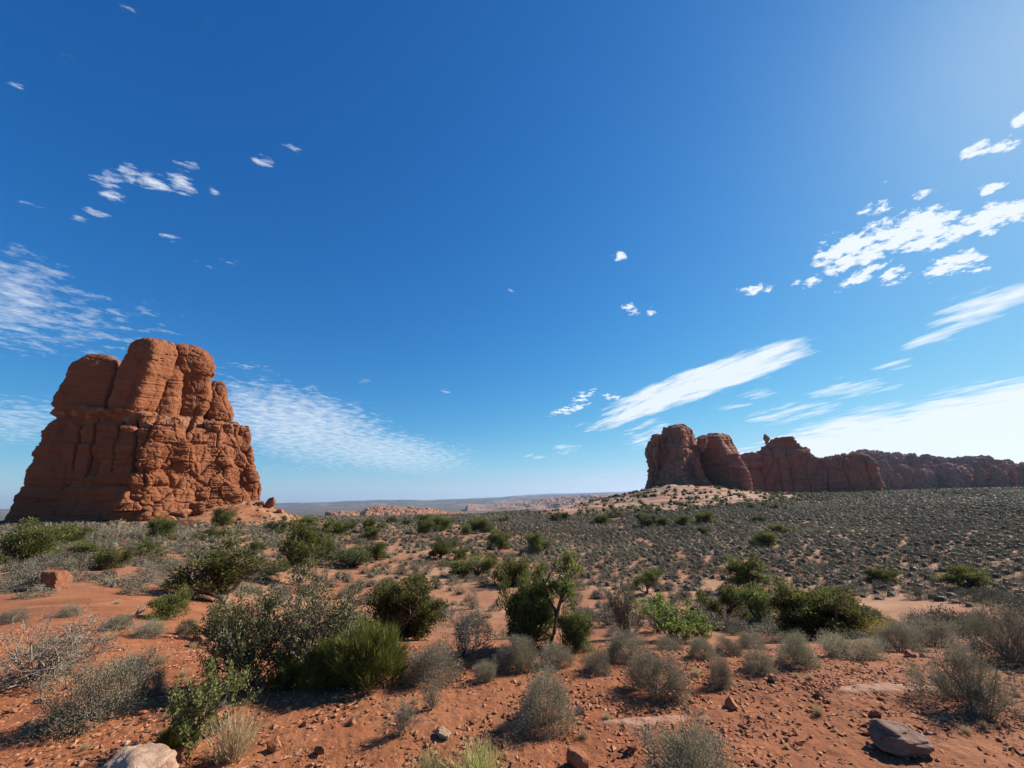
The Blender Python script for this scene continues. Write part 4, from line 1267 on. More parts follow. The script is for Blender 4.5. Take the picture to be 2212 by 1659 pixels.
def proto(kind, seed):
    """shared meshes of one plant variant: (part name, mesh) pairs"""
    key = (kind, seed)
    if key in _cache: return _cache[key]
    J = dict(limbs=6, clumps=75, nleaf=85, fill=14)
    if kind == 'juniper': g, wm, lm = g_juniper(100 + seed, **J), 'bark', 'juniper'
    elif kind == 'dense': g, wm, lm = g_juniper(130 + seed, limbs=8, trunk=.05, clumps=90, nleaf=75, cr=.14, low=.0, fill=50), 'bark', 'juniper'
    elif kind == 'dull': g, wm, lm = g_juniper(160 + seed, limbs=8, trunk=.05, clumps=70, nleaf=75, cr=.13, low=.0, bare=.15, fill=35), 'bark', 'juniper_dull'
    elif kind == 'openjuniper': g, wm, lm = g_juniper(200 + seed, limbs=7, trunk=.22, clumps=70, nleaf=100, cr=.12, bare=.2, twist=.30), 'bark', 'juniper'
    elif kind == 'leaningjuniper': g, wm, lm = g_juniper(230 + seed, limbs=3, trunk=.55, spread=.45, clumps=15, nleaf=120, cr=.11, lean=(.35, 0), tr=.55, low=.7, levels=1, twist=.15), 'bark', 'juniper'
    elif kind == 'widejuniper': g, wm, lm = g_juniper(260 + seed, limbs=10, trunk=.03, clumps=150, nleaf=120, cr=.10, low=.0, leafsz=.036, fill=110), 'bark', 'juniper'
    elif kind == 'brush': g, wm, lm = g_shrub(300 + seed), 'twig', 'brush'
    elif kind == 'lowbrush': g, wm, lm = g_shrub(340 + seed, 12, 160, 1500, .058, .5), 'twig', 'brushmid'
    elif kind == 'greybrush': g, wm, lm = g_shrub(330 + seed, 40, 1400, 17000, .021, .64), 'twig', 'brush'
    elif kind == 'leafy': g, wm, lm = g_twiggy(400 + seed, 12, nlf=4200, leaf=.042, spread=.6, levels=3), 'twig', 'leafy'
    elif kind == 'bright': g, wm, lm = g_twiggy(420 + seed, 11, nlf=2300, leaf=.055, spread=.7, levels=3), 'twig', 'bright'
    elif kind == 'paleleaf': g, wm, lm = g_twiggy(440 + seed, 10, nlf=2300, leaf=.036, spread=.45, levels=3), 'twig', 'pale_leaf'
    elif kind == 'cliffrose': g, wm, lm = g_twiggy(460 + seed, 12, nlf=5200, leaf=.026, spread=.6, levels=4, wood=.014), 'twig', 'cliffrose'
    elif kind == 'darkshrub': g, wm, lm = g_twiggy(480 + seed, 18, nlf=16000, leaf=.026, spread=.75, levels=4, wood=.012), 'darkbark', 'cliffrose'
    elif kind == 'deadshrub': g, wm, lm = g_twiggy(500 + seed, 26, nlf=3800, leaf=.022, spread=.8, levels=4, wood=.012, up=.03, twist=.3), 'deadwood', 'brush'
    elif kind == 'twigshrub': g, wm, lm = g_twiggy(520 + seed, 14, nlf=2600, leaf=.030, spread=.75, levels=4, wood=.012), 'twig', 'brush'
    elif kind == 'ephedra': g, wm, lm = g_ephedra(540 + seed), 'twig', 'ephedra'
    elif kind == 'straw': g, wm, lm = g_grass(560 + seed), 'twig', 'straw'
    elif kind == 'greengrass': g, wm, lm = g_grass(570 + seed, 520, .25), 'twig', 'greengrass'
    elif kind == 'yellowbush': g, wm, lm = g_shrub(580 + seed, 18, 200, 1600, .055, .5), 'twig', 'yellow'
    V, f, lv, lf, lt = g
    wn, ln = ('trunk', 'crown') if 'juniper' in kind or kind in ('dense', 'dull') else ('stems', 'blades' if 'grass' in kind or kind == 'straw' else 'green_stems' if kind == 'ephedra' else 'flower_heads' if kind == 'yellowbush' else 'foliage')
    if kind == 'deadshrub': wn = 'branches'
    out = [(wn, mesh(wn, V, f, M[wm]))]
    if lm: out.append((ln, mesh(ln, lv, lf, M[lm], False, {'tint': lt})))
    _cache[key] = out
    return out


NAMES = {'juniper': ('juniper_tree', 'juniper'), 'dense': ('juniper_bush', 'juniper'), 'dull': ('juniper_bush', 'juniper'), 'openjuniper': ('juniper_tree', 'juniper'), 'leaningjuniper': ('juniper_tree', 'juniper'), 'widejuniper': ('juniper_bush', 'juniper'),
         'brush': ('blackbrush_shrub', 'shrub'), 'lowbrush': ('blackbrush_shrub', 'shrub'), 'greybrush': ('sagebrush_shrub', 'shrub'), 'leafy': ('leafy_shrub', 'shrub'), 'bright': ('leafy_shrub', 'shrub'), 'paleleaf': ('leafy_shrub', 'shrub'),
         'cliffrose': ('cliffrose_shrub', 'shrub'), 'darkshrub': ('cliffrose_shrub', 'shrub'), 'deadshrub': ('dead_shrub', 'dead shrub'), 'twigshrub': ('twiggy_shrub', 'shrub'), 'ephedra': ('mormon_tea_shrub', 'shrub'),
         'straw': ('grass_tuft', 'grass tuft'), 'greengrass': ('grass_tuft', 'grass tuft'), 'yellowbush': ('rabbitbrush_shrub', 'shrub')}
PLACED = []          # (x, y, radius) footprints of the plants set by hand


def plant(kind, seed, x, y, h, w, label, group=None, rot=None):
    """stand a plant with its foot at a terrain point, sized in metres from its picture height and width"""
    p = march(x, min(y, 1652))
    if p is None: return None
    if y > 1652:                                    # foot just below the frame
        q = march(x, 1600); k = (y - 1652) / 52
        p = p + (p - q) * k; p[2] = float(base_h(p[0], p[1]))
    dep = float(p @ _F)
    sx = w * dep / FPX; sz = h * dep / FPX * 1.03
    nm, cat = NAMES[kind]
    root = tag(empty(nm, p), label, cat, group)
    root.rotation_euler[2] = rot if rot is not None else (seed * 2.399 + x * .37) % 6.283
    root.scale = (sx, sx, sz)
    for n, me in proto(kind, seed): obj(n, me, root)
    PLACED.append((p[0], p[1], sx * .42))
    return root


PLANTS = [
    # left side, near to far
    ('deadshrub', 0, 95, 1470, 135, 215, 'large pale tangle of bare grey branches on the red slope at the lower left edge'),
    ('greybrush', 0, 203, 1560, 128, 165, 'big grey green sagebrush casting a long shadow above the pale boulder, left foreground'),
    ('brush', 0, 281, 1458, 36, 48, 'small grey shrub just behind a larger twiggy one, left of the big dark cliffrose'),
    ('brush', 1, 317, 1503, 66, 66, 'upright grey brown shrub on the red soil between the big sagebrush and the dark cliffrose'),
    ('straw', 0, 345, 1436, 22, 34, 'small pale dry grass tuft alone on bare red soil, left of the dark cliffrose'),
    ('leafy', 0, 466, 1384, 92, 95, 'pale yellow green leafy shrub at the upper left shoulder of the dark cliffrose'),
    ('darkshrub', 0, 525, 1482, 172, 190, 'big dark green cliffrose, the darkest mass in the left foreground thicket'),
    ('cliffrose', 1, 640, 1462, 215, 235, 'tall open cliffrose with forked twiggy branches rising behind the green broom shrubs'),
    ('ephedra', 0, 792, 1478, 118, 150, 'largest bright green broom-like Mormon tea at the right end of the thicket'),
    ('ephedra', 1, 703, 1482, 88, 92, 'yellow green Mormon tea broom in the middle of the thicket'),
    ('ephedra', 2, 735, 1420, 90, 85, 'pale topped Mormon tea standing behind two brighter green ones'),
    ('ephedra', 3, 618, 1487, 70, 64, 'dark low Mormon tea at the foot of the tall open cliffrose'),
    ('leafy', 1, 455, 1596, 155, 160, 'leaning branchy green shrub with yellow specks rising above the straw grass'),
    ('ephedra', 4, 372, 1628, 58, 72, 'small dark green Mormon tea tuft right behind the pale boulder'),
    ('straw', 1, 500, 1640, 92, 105, 'straw coloured dry grass clump at the foot of the leaning green shrub'),
    ('dense', 0, 356, 1338, 58, 72, 'small round yellow green juniper beside a fallen trunk on the left slope'),
    ('deadshrub', 1, 305, 1257, 40, 85, 'low twisted dead grey bush on the left flat behind the fallen trunk'),
    ('openjuniper', 0, 478, 1303, 142, 165, 'large twisted juniper with bare limbs on the left in front of the butte'),
    ('dense', 1, 38, 1216, 84, 115, 'bright green juniper clump cut by the left edge of the photo'),
    ('dense', 2, 135, 1180, 42, 68, 'green juniper in front of the shaded left foot of the butte'),
    ('dense', 3, 349, 1165, 48, 56, 'tall round juniper before the red boulders at the foot of the butte'),
    ('dense', 4, 480, 1136, 36, 42, 'dark juniper on the red apron right below the butte'),
    ('dull', 0, 452, 1166, 32, 56, 'grey green wide juniper below the dark one on the butte apron'),
    ('openjuniper', 1, 312, 1206, 42, 62, 'flat topped juniper beside a leaning dead snag, left mid ground'),
    ('dense', 5, 166, 1208, 32, 66, 'low spreading green bush left of the mid ground path, below the butte'),
    ('dense', 6, 240, 1230, 42, 66, 'yellow green rounded bush above the dead grey bush on the left'),
    ('dull', 1, 98, 1155, 14, 30, 'tiny green bush in the shade line at the left foot of the butte'),
    ('dull', 2, 405, 1108, 20, 34, 'small dark juniper growing on the butte ledge in its shadow'),
    ('dull', 3, 596, 1153, 35, 50, 'dark juniper at the right end of the butte apron'),
    ('dense', 0, 664, 1135, 20, 44, 'low wide juniper beyond the right end of the butte apron'),
    ('openjuniper', 2, 657, 1267, 132, 105, 'large forked juniper with a bare grey left side, the tallest tree in the middle left'),
    ('dull', 4, 752, 1224, 38, 85, 'wide dark juniper with a sprawling trunk just right of the tall forked one'),
    ('dense', 1, 706, 1212, 52, 50, 'bushy bright green juniper between the tall forked one and the wide sprawling one'),
    ('dense', 2, 728, 1156, 29, 46, 'round juniper behind the crown of the tall forked juniper'),
    ('dull', 5, 755, 1145, 18, 24, 'small juniper touching the right of a rounder one, middle left'),
    ('dense', 3, 797, 1150, 32, 32, 'upright dark juniper before the orange fins'),
    ('dense', 4, 799, 1168, 28, 36, 'juniper directly below the upright dark one before the fins'),
    ('dull', 0, 822, 1145, 18, 30, 'low juniper just right of the upright dark one before the fins'),
    ('dull', 1, 846, 1130, 13, 30, 'flat little juniper on the pale rim in front of the fins'),
    ('dull', 2, 877, 1136, 12, 16, 'tiny juniper between the flat one and the tall pair, centre'),
    ('dense', 5, 917, 1138, 26, 28, 'upper juniper of the tall centre pair before the hogback ridge'),
    ('dense', 6, 920, 1154, 30, 36, 'lower juniper of the tall centre pair before the hogback ridge'),
    ('dense', 0, 958, 1147, 34, 46, 'bulky dark juniper right of the tall centre pair'),
    ('dense', 1, 1009, 1154, 20, 24, 'small conical juniper between two bulky dark ones, centre'),
    ('dense', 2, 1043, 1150, 29, 50, 'bulky dark juniper in front of the hogback prow, right of the conical one'),
    ('dull', 3, 1087, 1129, 13, 28, 'low juniper on the rim below the hogback ridge'),
    ('dense', 3, 1080, 1186, 38, 46, 'dark globe shaped juniper in the middle of the flat'),
    ('dense', 4, 1161, 1197, 42, 48, 'dark globe shaped juniper right of the other globe, middle of the flat'),
    ('juniper', 1, 960, 1207, 40, 60, 'spreading juniper with a shaded hollow under its crown, centre'),
    ('dense', 5, 992, 1208, 22, 32, 'low juniper touching the right side of the spreading one, centre'),
    ('dense', 6, 812, 1210, 36, 40, 'compact green juniper alone on sand, middle left'),
    ('dense', 0, 553, 1198, 30, 38, 'bright green juniper knot behind the large twisted juniper'),
    ('dull', 4, 586, 1241, 28, 70, 'low olive bush in front of the large twisted juniper at its right'),
    ('juniper', 2, 1020, 1244, 40, 95, 'long juniper thicket in the centre, left of a rounder juniper'),
    ('dense', 1, 1056, 1228, 30, 36, 'juniper top rising behind the long centre thicket'),
    ('dense', 2, 1104, 1264, 54, 70, 'big rounded juniper right of the long centre thicket'),
    ('twigshrub', 0, 897, 1241, 32, 40, 'dark leafless twiggy bush on the sand, centre'),
    ('widejuniper', 0, 870, 1382, 128, 150, 'very large bushy juniper right behind the green broom thicket'),
    ('twigshrub', 1, 1012, 1418, 100, 118, 'grey twiggy shrub between the very large bushy juniper and the dark tree pair'),
    ('deadshrub', 2, 1020, 1315, 44, 34, 'small black dead snag standing behind the grey twiggy shrub, centre'),
    ('widejuniper', 1, 1140, 1398, 150, 115, 'tall dark juniper left of the leaning one, centre foreground'),
    ('leaningjuniper', 0, 1216, 1398, 192, 105, 'thin juniper with a bare leaning trunk and small high crown, centre', None, .2),
    ('dense', 3, 1248, 1402, 82, 74, 'short bushy juniper against the right of the bare leaning trunk'),
    ('twigshrub', 2, 1178, 1237, 36, 42, 'grey leafless bush on sand above the bare leaning juniper'),
    ('openjuniper', 3, 1403, 1282, 58, 62, 'twisted juniper with a bent dead arm on the sand flat right of centre'),
    ('juniper', 4, 1618, 1274, 74, 98, 'large dark leaning juniper at the edge of the brush field, right'),
    ('dull', 5, 1403, 1139, 30, 46, 'tall dark juniper at the head of the sandy trail below the towers'),
    ('dense', 4, 1434, 1137, 18, 30, 'low juniper just right of the tall one at the head of the sandy trail'),
    ('dense', 5, 1473, 1137, 23, 34, 'dark juniper midway below the left tower'),
    ('dense', 6, 1524, 1131, 25, 38, 'dark juniper below the gap between the two towers'),
    ('dull', 0, 1578, 1132, 12, 22, 'tiny juniper below the right tower'),
    ('dense', 0, 1300, 1132, 21, 38, 'spreading juniper at the left end of the pale rock mound'),
    ('dull', 1, 1199, 1127, 18, 30, 'juniper left of the pale rock mound, on the rim'),
    ('dull', 2, 1221, 1124, 16, 26, 'juniper beside another on the rim left of the pale rock mound'),
    ('dull', 3, 1327, 1119, 15, 42, 'dark low junipers on the lower edge of the pale rock mound'),
    ('dull', 4, 1642, 1128, 13, 28, 'low juniper at the right foot of the pale rock mound'),
    ('dull', 5, 1524, 1157, 18, 27, 'small grey green juniper standing in the brush field below the towers'),
    ('dense', 1, 1649, 1180, 32, 54, 'broad dark juniper in the brush field under the long ridge'),
    ('dense', 2, 1686, 1151, 17, 36, 'paler green juniper above the broad dark one in the brush field'),
    ('dull', 0, 1425, 1189, 13, 18, 'tiny juniper on the edge of the trail in the brush field'),
    ('dense', 3, 1910, 1258, 30, 56, 'low dark juniper in the right brush field above the sand flat'),
    ('dense', 4, 2086, 1272, 44, 76, 'broad dark juniper in the right brush field near the right edge'),
    ('paleleaf', 0, 1358, 1375, 118, 84, 'tall airy shrub with pale buff leaves, right of centre'),
    ('bright', 0, 1462, 1388, 92, 118, 'bright lime green leafy shrub right of the pale airy one'),
    ('bright', 1, 1512, 1386, 48, 56, 'low lime green sprig at the right end of the bright leafy shrub'),
    ('twigshrub', 3, 1418, 1366, 62, 70, 'dull green twiggy shrub between the pale airy one and the lime green one'),
    ('openjuniper', 4, 1568, 1349, 78, 92, 'grey half bare juniper with crooked trunks beside the sand, right'),
    ('juniper', 6, 1636, 1358, 82, 90, 'juniper with a crooked trunk between the half bare one and the wide dark thicket'),
    ('widejuniper', 2, 1775, 1380, 112, 190, 'wide dark green juniper thicket on the right above the shrub row'),
    ('dull', 1, 1888, 1357, 42, 46, 'small grey green bush at the right end of the wide dark juniper thicket'),
    # the row along the lip of the slope and the foreground
    ('brush', 0, 935, 1473, 74, 118, 'rounded grey shrub at the right tip of the broom thicket'),
    ('brush', 2, 1050, 1469, 40, 46, 'small grey shrub on bare soil between two rounded ones, centre'),
    ('brush', 3, 1120, 1442, 58, 88, 'wide grey shrub with a pale yucca stalk in front, centre'),
    ('brush', 4, 1199, 1437, 42, 70, 'low sparse grey shrub below the dark juniper pair'),
    ('brush', 1, 1287, 1451, 48, 64, 'grey shrub alone on the lip of the slope below the short bushy juniper'),
    ('brush', 5, 1358, 1424, 52, 98, 'wide grey shrub below the pale airy shrub'),
    ('brush', 2, 1446, 1404, 30, 56, 'low grey shrub below the lime green leafy one'),
    ('brush', 3, 1517, 1421, 38, 58, 'grey shrub in the row, left of a wider one below the half bare juniper'),
    ('brush', 0, 1572, 1414, 34, 56, 'grey shrub in the row below the half bare juniper'),
    ('brush', 4, 1628, 1404, 36, 64, 'grey shrub in the row at the left foot of the wide dark thicket'),
    ('brush', 1, 1640, 1450, 50, 64, 'pale grey shrub in front of the row, beside a rounder darker one'),
    ('brush', 5, 1724, 1437, 64, 78, 'rounded dark grey shrub in front of the wide dark juniper thicket'),
    ('brush', 2, 1839, 1422, 54, 118, 'wide low grey shrub under the right end of the dark juniper thicket'),
    ('brush', 3, 1947, 1410, 58, 90, 'grey shrub beside the yellow flowering patch'),
    ('brush', 0, 2022, 1399, 58, 112, 'wide grey shrub right of the yellow flowering patch on the slope lip'),
    ('greybrush', 1, 2182, 1428, 118, 135, 'large grey shrub cut by the right edge of the photo'),
    ('greybrush', 2, 2106, 1530, 124, 170, 'large airy grey sagebrush in the right foreground casting a wide shadow'),
    ('brush', 6, 1183, 1562, 110, 136, 'round dense blackbrush dome with a long shadow, centre foreground'),
    ('brush', 4, 1428, 1495, 84, 120, 'dense rounded blackbrush on red soil, second of the big domes from the centre one'),
    ('brush', 7, 1558, 1482, 60, 52, 'narrow upright blackbrush between two big rounded shrubs, right foreground'),
    ('greybrush', 3, 1500, 1700, 150, 225, 'big grey sagebrush cut by the bottom edge of the photo'),
    ('twigshrub', 4, 866, 1584, 80, 76, 'open V-shaped grey green shrub with a thin shadow, lower left of centre'),
    ('twigshrub', 5, 931, 1534, 50, 54, 'pale wispy twiggy bush behind the V-shaped one'),
    ('greengrass', 0, 930, 1688, 60, 90, 'pale yellow green grass tuft at the bottom edge, left one of two'),
    ('greengrass', 1, 1035, 1690, 80, 110, 'pale yellow green grass tuft at the bottom edge, right and taller one of two'),
    ('greengrass', 2, 1124, 1452, 52, 16, 'pale spiky yucca stalk in front of the wide grey shrub'),
    ('yellowbush', 0, 1885, 1376, 38, 66, 'low yellow flowering rabbitbrush between the dark thicket and the grey shrub row'),
    ('yellowbush', 1, 1932, 1372, 40, 48, 'yellow flowering rabbitbrush patch nearer the sand flat'),
    ('lowbrush', 0, 20, 1279, 27, 98, 'wide low grey brush at the left edge beside the red boulder'),
    ('lowbrush', 1, 78, 1290, 24, 70, 'low olive brush patch just left of the red boulder'),
    ('lowbrush', 2, 172, 1256, 28, 60, 'blue grey brush right behind the red boulder'),
    ('lowbrush', 3, 291, 1284, 28, 62, 'pale grey brush below the twisted dead bush'),
    ('lowbrush', 4, 363, 1278, 26, 52, 'grey brush between the pale brush and the large twisted juniper'),
    ('brush', 3, 251, 1360, 28, 52, 'grey brush below the fallen trunk, left slope'),
    ('brush', 4, 316, 1376, 34, 62, 'rounded grey brush right of another below the fallen trunk'),
    ('brush', 5, 400, 1372, 32, 38, 'small dark grey brush near the red rock left of the dark cliffrose'),
    ('brush', 6, 148, 1332, 26, 46, 'small grey shrub above the tangle of bare branches'),
    ('brush', 7, 25, 1345, 26, 60, 'low grey and olive shrub at the left edge below the sandy patch'),
    ('straw', 2, 232, 1386, 22, 26, 'thin dry tuft on the red slope below two grey brushes'),
]
for i, p in enumerate(PLANTS): plant(*p)


# small dry tufts that grow between the stones
_tr = np.random.RandomState(21)
_n = 0
while _n < 46:
    _x, _y = _tr.uniform(0, 2212), _tr.uniform(1290, 1640)
    if _y < 1400 and _x > 420: continue
    _p = march(_x, _y)
    if any((_p[0] - a) ** 2 + (_p[1] - b) ** 2 < (c + .08) ** 2 for a, b, c in PLACED): continue
    _d = float(_p @ _F)
    _h = _tr.uniform(8, 20)
    t_ = plant('straw', int(_tr.randint(0, 4)), _x, _y, _h, _h * _tr.uniform(.9, 1.6), 'tiny dry straw tuft, one of many alike among the stones of the foreground', 'tiny dry tufts among the stones', _tr.rand() * 6.28)
    PLACED.pop(); _n += 1


# fallen and dead trunks
def dead_trunk(x, y, x2, y2, r_px, label, name='fallen_tree', lift=0.0):
    a = march(x, y); b = march(x, y)
    dep = float(a @ _F)
    d = (x2 - x) * dep / FPX * CR + (y - y2) * dep / FPX * CU
    r = r_px * dep / FPX
    P = Plant(int(x)); n = np.linalg.norm(d)
    pts, dd = P.limb(np.array([0, 0, 0.0]), d / n, n, r, r * .45, 8, .12, .01)
    for k in (2, 4, 5, 6, 7):
        P.limb(pts[k], dd + P.r.normal(size=3) * .7 + np.array([0, 0, .5]), n * P.r.uniform(.25, .5), r * .35, r * .1, 4, .25, .05)
    V, f, *_ = P.build(False)
    o = obj(name, mesh(name, V, f, M['deadwood']), None, a + np.array([0, 0, lift]))
    tag(o, label, 'dead wood')


dead_trunk(262, 1346, 328, 1322, 5, 'bleached fallen juniper trunk leaning beside the small round juniper, left slope')
dead_trunk(297, 1212, 316, 1188, 3, 'pale dead snag leaning beside the flat topped juniper, left mid ground')
dead_trunk(1022, 1500, 1085, 1492, 2.2, 'thin dark stick lying on the red soil below the wide grey shrub', 'stick')
dead_trunk(198, 1160, 202, 1126, 1.6, 'thin bare grey snag against the shaded foot of the butte', 'dead_snag')


# ------------------------------------------------------------------ the brush field
def blob_brush(P, W, H, nl, seed, tint0, core=.75):
    """many low bushes, each a lumpy twig mass under leaf-sized faces, merged"""
    r = np.random.RandomState(seed)
    n = len(P)
    # the inner twig mass: a jagged low dome
    ang = np.arange(7) * 6.283 / 7
    ring = np.stack([np.cos(ang), np.sin(ang)], 1)
    B = np.zeros((n, 15, 3))
    B[:, :7, :2] = ring * .44; B[:, :7, 2] = -.05
    B[:, 7:14, :2] = ring * .36; B[:, 7:14, 2] = .56
    B[:, 14, 2] = .85
    B = B * core
    B *= r.uniform(.72, 1.18, (n, 15, 1))
    B += r.normal(size=(n, 15, 3)) * .04
    B = B * np.stack([W, W, H], 1)[:, None, :]
    a = r.rand(n) * 6.283
    c, s_ = np.cos(a)[:, None], np.sin(a)[:, None]
    x = B[:, :, 0] * c - B[:, :, 1] * s_; y = B[:, :, 0] * s_ + B[:, :, 1] * c
    B = np.stack([x, y, B[:, :, 2]], 2) + P[:, None, :]
    tri = []
    for k in range(7):
        m = (k + 1) % 7
        tri += [[k, m, m + 7], [k, m + 7, k + 7], [k + 7, m + 7, 14]]
    BF = (np.array(tri)[None] + np.arange(n)[:, None, None] * 15).reshape(-1, 3)
    BT = np.clip(np.repeat(tint0, 15) - .12 + r.uniform(-.15, .15, n * 15), 0, 1)
    d = r.normal(size=(n, nl, 3)); d[:, :, 2] = np.abs(d[:, :, 2]) * .9 + .05
    d /= np.linalg.norm(d, axis=2, keepdims=True)
    rad = r.uniform(.6, 1.08, (n, nl, 1))
    C = d * rad * np.stack([W * .46, W * .46, H], 1)[:, None, :] + P[:, None, :]
    k = 2.5 / math.sqrt(nl)
    sz = W[:, None] * k * .52 * r.uniform(.7, 1.3, (n, nl))
    dd = d * .9 + r.normal(size=(n, nl, 3)) * .38
    C = C.reshape(-1, 3); dd = dd.reshape(-1, 3); sz = sz.ravel()
    t = np.clip(tint0[:, None] + r.uniform(-.22, .3, (n, nl)), 0, 1).ravel()
    C = C - dd / np.linalg.norm(dd, axis=1, keepdims=True) * sz[:, None] * .5
    v, f, t = leaves(C, dd, sz, sz * .55, r, t)
    return np.vstack([B.reshape(-1, 3), v]), BF, f + n * 15, np.concatenate([BT, t])


def scatter_field():
    r = np.random.RandomState(77)
    pts = []
    for r0, r1, cell in ((9, 45, .72), (45, 110, .76), (110, 340, .92)):
        g = np.arange(-r1, r1, cell)
        X, Y = np.meshgrid(g, np.arange(0, r1, cell))
        X = X.ravel() + r.uniform(-.48, .48, X.size) * cell; Y = Y.ravel() + r.uniform(-.48, .48, Y.size) * cell
        R_ = np.hypot(X, Y); az = np.degrees(np.arctan2(X, Y))
        k = (R_ >= r0) & (R_ < r1) & (np.abs(az) < 53)
        pts.append(np.stack([X[k], Y[k], np.full(k.sum(), cell)], 1))
    A = np.vstack(pts)
    Z = base_h(A[:, 0], A[:, 1])
    P = np.stack([A[:, 0], A[:, 1], Z], 1)
    den = brush_density(P)
    keep = r.rand(len(P)) < den
    P = P[keep]; cell = A[keep, 2]; den = den[keep]
    for (x, y, q) in PLACED:
        m = (P[:, 0] - x) ** 2 + (P[:, 1] - y) ** 2 > q * q
        P = P[m]; cell = cell[m]; den = den[m]
    # nothing grows inside the butte
    fr = Frame(300, 126); s_ = (P - fr.o) @ fr.s; v_ = -((P - fr.o) @ fr.v)
    l, rr_ = fr.sz(14., 1110.)[0], fr.sz(560., 1110.)[0]
    u = (s_ - (l + rr_) / 2) / ((rr_ - l) / 2)
    m = ~((np.abs(u) < 1.02) & (v_ < 22 * np.interp(u, [-1, -.54, -.08, .46, 1], [.05, .56, 1, .62, .1])) & (v_ > -40))
    P = P[m]; cell = cell[m]; den = den[m]
    R_ = np.hypot(P[:, 0], P[:, 1])
    px, py, dep = project(P)
    vis = (px > -120) & (px < 2330) & (py < 1500)
    P = P[vis]; R_ = R_[vis]; cell = cell[vis]; den = den[vis]; px = px[vis]
    n = len(P)
    W = cell * (.55 + .75 * r.rand(n) ** 1.6) * (1 + .25 * (1 - den)); H = W * r.uniform(.45, .75, n)
    W = np.where(r.rand(n) < .06, W * 1.7, W)
    t0 = np.clip(.40 + .6 * fbm(p2(P[:, 0], P[:, 1], .05), 3, 90) + r.normal(size=n) * .17, .02, .95)
    order = np.argsort(R_ / W)                       # largest in the picture first
    big = order[:240]
    for i in big:
        sd = int(r.randint(0, 6)); nm, cat = NAMES['lowbrush']
        root = tag(empty(nm, P[i]), 'low grey green shrub, one of many alike dotting the sandy flat beyond the slope', cat, 'low shrubs dotting the sandy flat')
        root.rotation_euler[2] = r.rand() * 6.28
        root.scale = (W[i], W[i], H[i])
        for pn, me in proto('lowbrush', sd): obj(pn, me, root)
    rest = order[240:]
    V, F_, F3, T = [], [], [], []
    o = 0
    for lo, hi, nl, core in ((0, 45, 320, .62), (45, 80, 210, .72), (80, 130, 80, .84), (130, 400, 22, .95)):
        k = rest[(R_[rest] >= lo) & (R_[rest] < hi)]
        if len(k) == 0: continue
        v, f3, f, t = blob_brush(P[k] + [0, 0, -.02], W[k], H[k], nl, int(lo) + 5, t0[k], core)
        V.append(v); F_.append(f + o); F3.append(f3 + o); T.append(t); o += len(v)
    c = np.array([40.0, 90.0, -5.0])
    ob = obj('brush_field', mesh('brush_field', np.vstack(V) - c, [np.vstack(F3), np.vstack(F_)], M['brushdark'], (True, False), {'tint': np.concatenate(T)}), None, c)
    tag(ob, 'dense dark grey blackbrush cover spreading over the flats up to the towers', 'brush', kind='stuff')
    print('brush', n, 'faces', o // 4)
    # junipers and bushes too small to count on the rim, the mound and the far flats
    az = np.radians(r.uniform(-34, 54, 6800)); rr = np.exp(r.uniform(math.log(112), math.log(900), 6800))
    x, y = np.sin(az) * rr, np.cos(az) * rr
    w, s, q = mound_w(x, y)
    nn = fbm(p2(x, y, .02), 3, 95)
    keep = (r.rand(len(x)) < np.where(w > .06, .62, .30 + .6 * nn)) & ((np.degrees(az) > 8) | (rr > 320)) & ((rr > 165) | (w > .05))
    x, y, rr = x[keep], y[keep], rr[keep]
    Pq = np.stack([x, y, base_h(x, y)], 1)
    W = r.uniform(.7, 2.3, len(x)); H = W * r.uniform(.5, .8, len(x))
    v, f3, f, t = blob_brush(Pq, W, H, 30, 99, np.clip(r.normal(size=len(x)) * .12 + .3, 0, 1))
    c = np.array([100.0, 300.0, 0.0])
    ob = obj('distant_bushes', mesh('distant_bushes', v - c, [f3, f], M['juniper_dull'], (True, False), {'tint': t}), None, c)
    tag(ob, 'scattered dark bushes over the far flats and the slickrock mound', 'bushes', kind='stuff')


scatter_field()


# ------------------------------------------------------------------ stones
def rock_mesh(seed, sub=3, cuts=9, rough=.06, flat=1.0):
    r = np.random.RandomState(seed)
    import bmesh
    bm = bmesh.new(); bmesh.ops.create_icosphere(bm, subdivisions=sub, radius=1)
    V = np.array([v.co[:] for v in bm.verts]); F_ = np.array([[v.index for v in f.verts] for f in bm.faces]); bm.free()
    nrm = r.normal(size=(cuts, 3)); nrm /= np.linalg.norm(nrm, axis=1, keepdims=True); d = r.uniform(.55, .95, cuts)
    dots = V @ nrm.T
    R_ = np.where(dots > .05, d / np.maximum(dots, .05), 9).min(1)
    R_ = np.minimum(R_, 1.15)
    V = V * R_[:, None]
    V = V * (1 + rough * fbm(V * 2.5 + seed, 4, seed % 50))[:, None]
    lo, hi = V.min(0), V.max(0)
    V = (V - (lo + hi) / 2) / (hi - lo)
    V[:, 2] = V[:, 2] * flat + .28 * flat
    return V, F_


